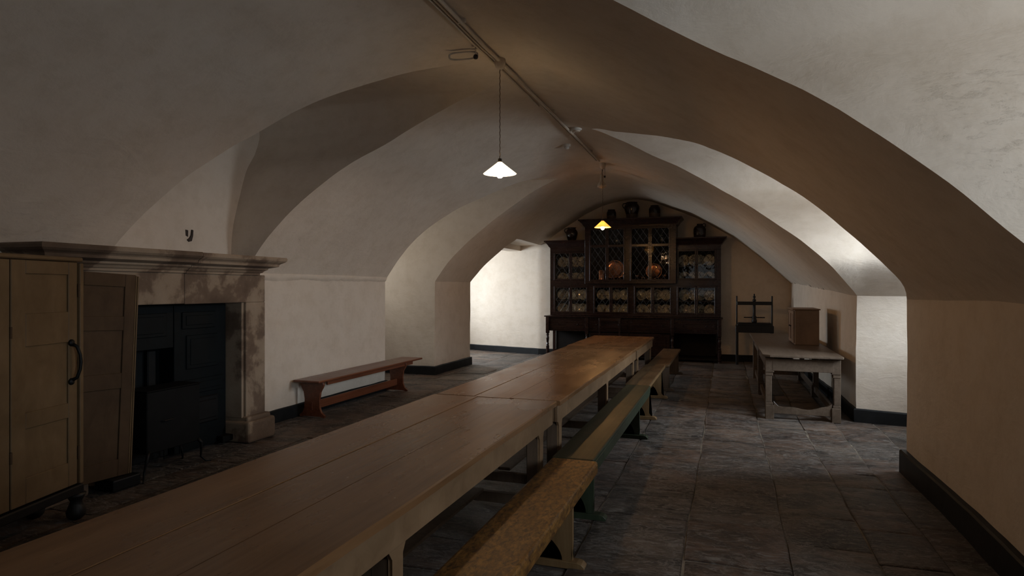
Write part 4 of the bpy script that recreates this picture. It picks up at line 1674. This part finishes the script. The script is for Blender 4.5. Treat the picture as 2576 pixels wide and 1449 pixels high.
WID = 1.12
b = bmesh.new()
cb(b, 0, WID, -.34, -.012, .23, 1.745)
link('body', b, BUFF, t)
b = bmesh.new()
cb(b, -.02, WID + .02, -.36, .015, 1.746, 1.775, .008)
link('top', b, CREAM, t)
for (d0, d1) in ((.035, .555), (.565, 1.085)):
    b = bmesh.new()
    cb(b, d0, d1, -.012, 0, .24, 1.74, .003)
    # stiles, rails (raised 12 mm) leaving sunk panels
    st = .075
    cb(b, d0, d0 + st, 0, .013, .24, 1.74, .004)
    cb(b, d1 - st - .03, d1, 0, .013, .24, 1.74, .004)
    for (z0, z1) in ((.24, .40), (.70, .80), (1.205, 1.41), (1.655, 1.74)):
        cb(b, d0 + st, d1 - st - .03, 0, .0125, z0, z1, .004)
    d = link('door', b, CREAM, t)
    b = bmesh.new()
    hx_ = d0 + .055 if d0 < .3 else d1 - .055
    tube(b, [(hx_, .012, .945), (hx_ - .012, .045, .965), (hx_ - .022, .06, 1.02), (hx_ - .026, .062, 1.07), (hx_ - .022, .06, 1.12), (hx_ - .012, .045, 1.175), (hx_, .012, 1.195)], [.013, .011, .010, .011, .010, .011, .013], 10)
    for z in (.94, 1.20):
        lathe(b, [(.024, 0), (.022, .010), (.012, .016), (0, .017)], seg=14, mat=Matrix.Rotation(-math.pi / 2, 4, 'X'), cx=hx_, cy=.012, cz=z)
    link('handle', b, IRON, d, smooth=True)
    for z in (.55, 1.3):
        b = bmesh.new()
        xx = d1 if d0 < .3 else d0
        tube(b, [(xx + (.004 if d0 < .3 else -.004), .016, z - .035), (xx + (.004 if d0 < .3 else -.004), .016, z + .035)], .007, 8)
        link('hinge', b, BUFF, d)
# narrow hinged leaf edge at the corner
b = bmesh.new()
cb(b, -.012, .020, -.012, .022, .235, 1.735, .004)
link('edge_leaf', b, CREAM, t)
for z in (.45, 1.55):
    b = bmesh.new()
    tube(b, [(.029, .018, z - .045), (.029, .018, z + .045)], .008, 8)
    cb(b, .02, .034, .012, .016, z - .04, z + .04, .001)
    link('hinge', b, BUFF, t)
# dark base frame and feet
b = bmesh.new()
cb(b, -.01, WID + .01, -.35, .03, .17, .23, .008)
link('base_frame', b, BLACKWOOD, t)
for (x, y) in ((.03, 0), (.03, -.30), (WID - .03, 0), (WID - .03, -.30)):
    b = bmesh.new()
    lathe(b, [(.035, 0), (.055, .02), (.06, .05), (.045, .09), (.035, .12), (.05, .15), (.06, .172)], x, y, 0, 14)
    link('foot', b, BLACKWOOD, t, smooth=True)

# leaning shutter leaf
t = thing('panelled_shutter', 'brown panelled shutter leaf leaning in the fireplace beside the cream cupboard', 'shutter', (-4.478, 3.42, 0.115))
t.rotation_euler = (math.radians(-2.6), 0, 0)
b = bmesh.new()
box(b, -.028, 0, -.20, .30, 0, 1.57, .004)
st = .075
for (y0, y1, z0, z1) in ((-.20, -.20 + st, 0, 1.57), (.30 - st * 1.2, .30, 0, 1.57)):
    box(b, 0, .012, y0, y1, z0, z1, .003)
for (z0, z1) in ((0, .13), (.68, .80), (1.13, 1.24), (1.47, 1.57)):
    box(b, 0, .0115, -.20 + st, .30 - st * 1.2, z0, z1, .003)
link('leaf', b, BUFF, t)
b = bmesh.new()
box(b, -.03, .010, .304, .314, 0, 1.565, .002)
box(b, -.028, .014, .318, .330, 0, 1.56, .003)
box(b, -.03, -.02, .304, .33, .02, 1.5, .001)
link('edge_strip', b, CREAM, t)
b = bmesh.new()
box(b, -4.60, -4.40, 3.54, 3.78, .008, .100, .012, 2)
tag(link('hearth_block', b, IRON), 'dark low block on the hearth under the leaning shutter', 'block')

# hole above the mantel (putlog niche mark)
b = bmesh.new()
pts = [(.0, .0), (.035, .01), (.05, .06), (.055, .12), (.04, .125), (.03, .07), (.01, .04), (-.02, .02)]
prism(b, pts, 0, -.012, .016, .002)
prism(b, [(-.03, .06), (-.005, .05), (-.003, .115), (-.032, .12)], 0, -.01, .008, .002)
o = link('iron_hook', b, PIPEDARK)
bpy.context.view_layer.update()
o.location = (-5.115, 4.93, 2.03)
tag(o, 'small rusty iron hook bracket on the plaster above the mantel shelf', 'hook')

# ------------------------------------------------------------------ ceiling services
def cz_(x, y, d=0.03):
    p = wob((x, y, ceil_z(x, y)))
    return (x, y, p.z - d)


t = thing('conduit', 'pair of painted conduits running along the vault crown', 'conduit', (-1.9, 5.5, 3.55))


def loc(p, o):
    return (p[0] - o[0], p[1] - o[1], p[2] - o[2])


O = (-1.9, 5.5, 3.55)
b = bmesh.new()
pts = [cz_(-1.90, .4 + .25 * k, .028) for k in range(39)]
tube(b, [loc(p, O) for p in pts], .016, 8)
link('pipe', b, PIPE, t, smooth=True)
b = bmesh.new()
pts = [cz_(-1.945 - (.05 * math.exp(-((.4 + .25 * k - 6.1) / .5) ** 2)) * -1, .4 + .25 * k, .02) for k in range(39)]
tube(b, [loc(p, O) for p in pts], .009, 6)
link('pipe', b, PIPE, t, smooth=True)
b = bmesh.new()
pts = [cz_(-1.98, 3.0 + .25 * k, .014) for k in range(16)]
tube(b, [loc(p, O) for p in pts], .010, 6)
link('cable', b, PIPE, t, smooth=True)
for yy in (2.2, 4.4, 7.0, 8.0, 9.2):
    b = bmesh.new()
    p = cz_(-1.90, yy, .028)
    box(b, p[0] + .02 - O[0] - .055, p[0] + .035 - O[0], yy - O[1] - .012, yy - O[1] + .012, p[2] - O[2] - .004, p[2] - O[2] + .03, .003)
    link('clip', b, PIPE, t)


def pendant(label, x, y, zs, zr, shade_mat, bulb_mat, r=.148):
    p = cz_(x, y, .0)
    t = thing('pendant_lamp', label, 'lamp', (x, y, p[2]), 0, 'pendant lamps on the vault crown')
    b = bmesh.new()
    lathe(b, [(.045, .02), (.050, -.01), (.050, -.045), (.042, -.075), (.022, -.095), (0, -.098)], seg=20, cap=False)
    link('ceiling_rose', b, PIPE, t, smooth=True)
    ztop = zs - p[2]
    b = bmesh.new()
    n = 60
    tube(b, [(.0022 * math.cos(k * 1.6), .0022 * math.sin(k * 1.6), -.09 + (ztop + .09) * k / n) for k in range(n + 1)], .0035, 6)
    link('flex', b, FLEX, t)
    b = bmesh.new()
    h = zs - zr
    lathe(b, [(.018, 0), (.026, -.008), (r * .55, -h * .50), (r, -h), (r - .004, -h - .001), (r * .54, -h * .50 - .004), (.022, -.012), (.014, -.004)], cz=ztop, seg=40, cap=False)
    link('shade', b, shade_mat, t, smooth=True)
    b = bmesh.new()
    lathe(b, [(.016, .03), (.019, .0), (.019, -.03), (.014, -.035)], cz=ztop, seg=16)
    link('lamp_holder', b, PIPEDARK, t, smooth=True)
    b = bmesh.new()
    lathe(b, [(.0, .034), (.014, .032), (.026, .018), (.031, 0), (.026, -.018), (.014, -.029), (0, -.032)], cz=zr - p[2] - .008, seg=16, cap=False)
    link('bulb', b, bulb_mat, t, smooth=True)
    return t


pendant('nearer pendant lamp with a glowing white cone shade on a long flex', -1.905, 5.27, 2.69, 2.585, SHADE1, BULB)
pendant('farther pendant lamp with an amber cone shade before the cabinet', -1.905, 10.22, 2.665, 2.555, SHADE2, BULB2, r=.137)

# ring bracket, bell-shaped fitting, detector
p = cz_(-2.08, 4.75, 0)
t = thing('ceiling_bracket', 'long looped iron bracket on the vault beside the nearer lamp', 'bracket', (-2.00, 4.93, p[2] - .01))
b = bmesh.new()
pts = []
for k in range(24):
    a = 2 * math.pi * k / 24
    c, q = math.cos(a), math.sin(a)
    pts.append((-.12 + .11 * math.copysign(abs(c) ** .6, c), .02 + .05 * c, -.045 + .032 * math.copysign(abs(q) ** .6, q) + .012 * c))
tube(b, pts, .008, 6, closed=True)
link('loop', b, PIPE, t, smooth=True)
b = bmesh.new()
tube(b, [(.0, 0, .05), (.0, 0, -.02), (0, 0, -.06)], .006, 6)
link('rod', b, PIPE, t)
b = bmesh.new()
lathe(b, [(0, .022), (.016, .016), (.022, 0), (.016, -.016), (0, -.022)], cz=-.075, seg=14, cap=False)
link('ball', b, PIPEDARK, t, smooth=True)

p = cz_(-1.83, 7.85, 0)
t = thing('smoke_detector', 'flat white round detector at the vault crown, right of the conduit', 'detector', (-1.80, 7.85, p[2]))
b = bmesh.new()
lathe(b, [(0, .02), (.06, .02), (.07, .0), (.07, -.02), (.055, -.035), (0, -.037)], seg=24, cap=False)
link('body', b, WHITEPL, t, smooth=True)
b = bmesh.new()
lathe(b, [(.045, -.036), (.045, -.044), (.03, -.048), (0, -.048)], seg=20, cap=False)
link('grille', b, PIPE, t, smooth=True)
p = cz_(-2.14, 8.72, 0)
t = thing('ceiling_light_fitting', 'small stepped white fitting on the vault, left of the conduit', 'fitting', (-2.14, 8.72, p[2]))
b = bmesh.new()
lathe(b, [(0, .03), (.055, .03), (.06, .0), (.058, -.025), (.04, -.035)], seg=24, cap=False)
link('base', b, WHITEPL, t, smooth=True)
b = bmesh.new()
lathe(b, [(.035, -.03), (.036, -.055), (.02, -.07), (0, -.072)], seg=20, cap=False)
link('head', b, WHITEPL, t, smooth=True)
p = cz_(-1.95, 10.38, 0)
t = thing('hanging_bell', 'pale bell-shaped fitting hanging from the vault behind the amber lamp', 'bell', (-1.95, 10.38, p[2]))
b = bmesh.new()
lathe(b, [(.0, -.10), (.020, -.102), (.026, -.12), (.028, -.19), (.032, -.22), (.055, -.25), (.072, -.29), (.074, -.315), (.066, -.315), (.03, -.335), (.0, -.34)], seg=24, cap=False)
link('bell_body', b, PIPE, t, smooth=True)
b = bmesh.new()
tube(b, [(0, 0, .02), (.008, 0, -.04), (0, 0, -.105)], .004, 6)
tube(b, [(.05, 0, .02), (.05, 0, -.13)], .003, 6)
box(b, .036, .064, -.014, .014, -.16, -.13, .002)
link('hanger', b, PIPEDARK, t)
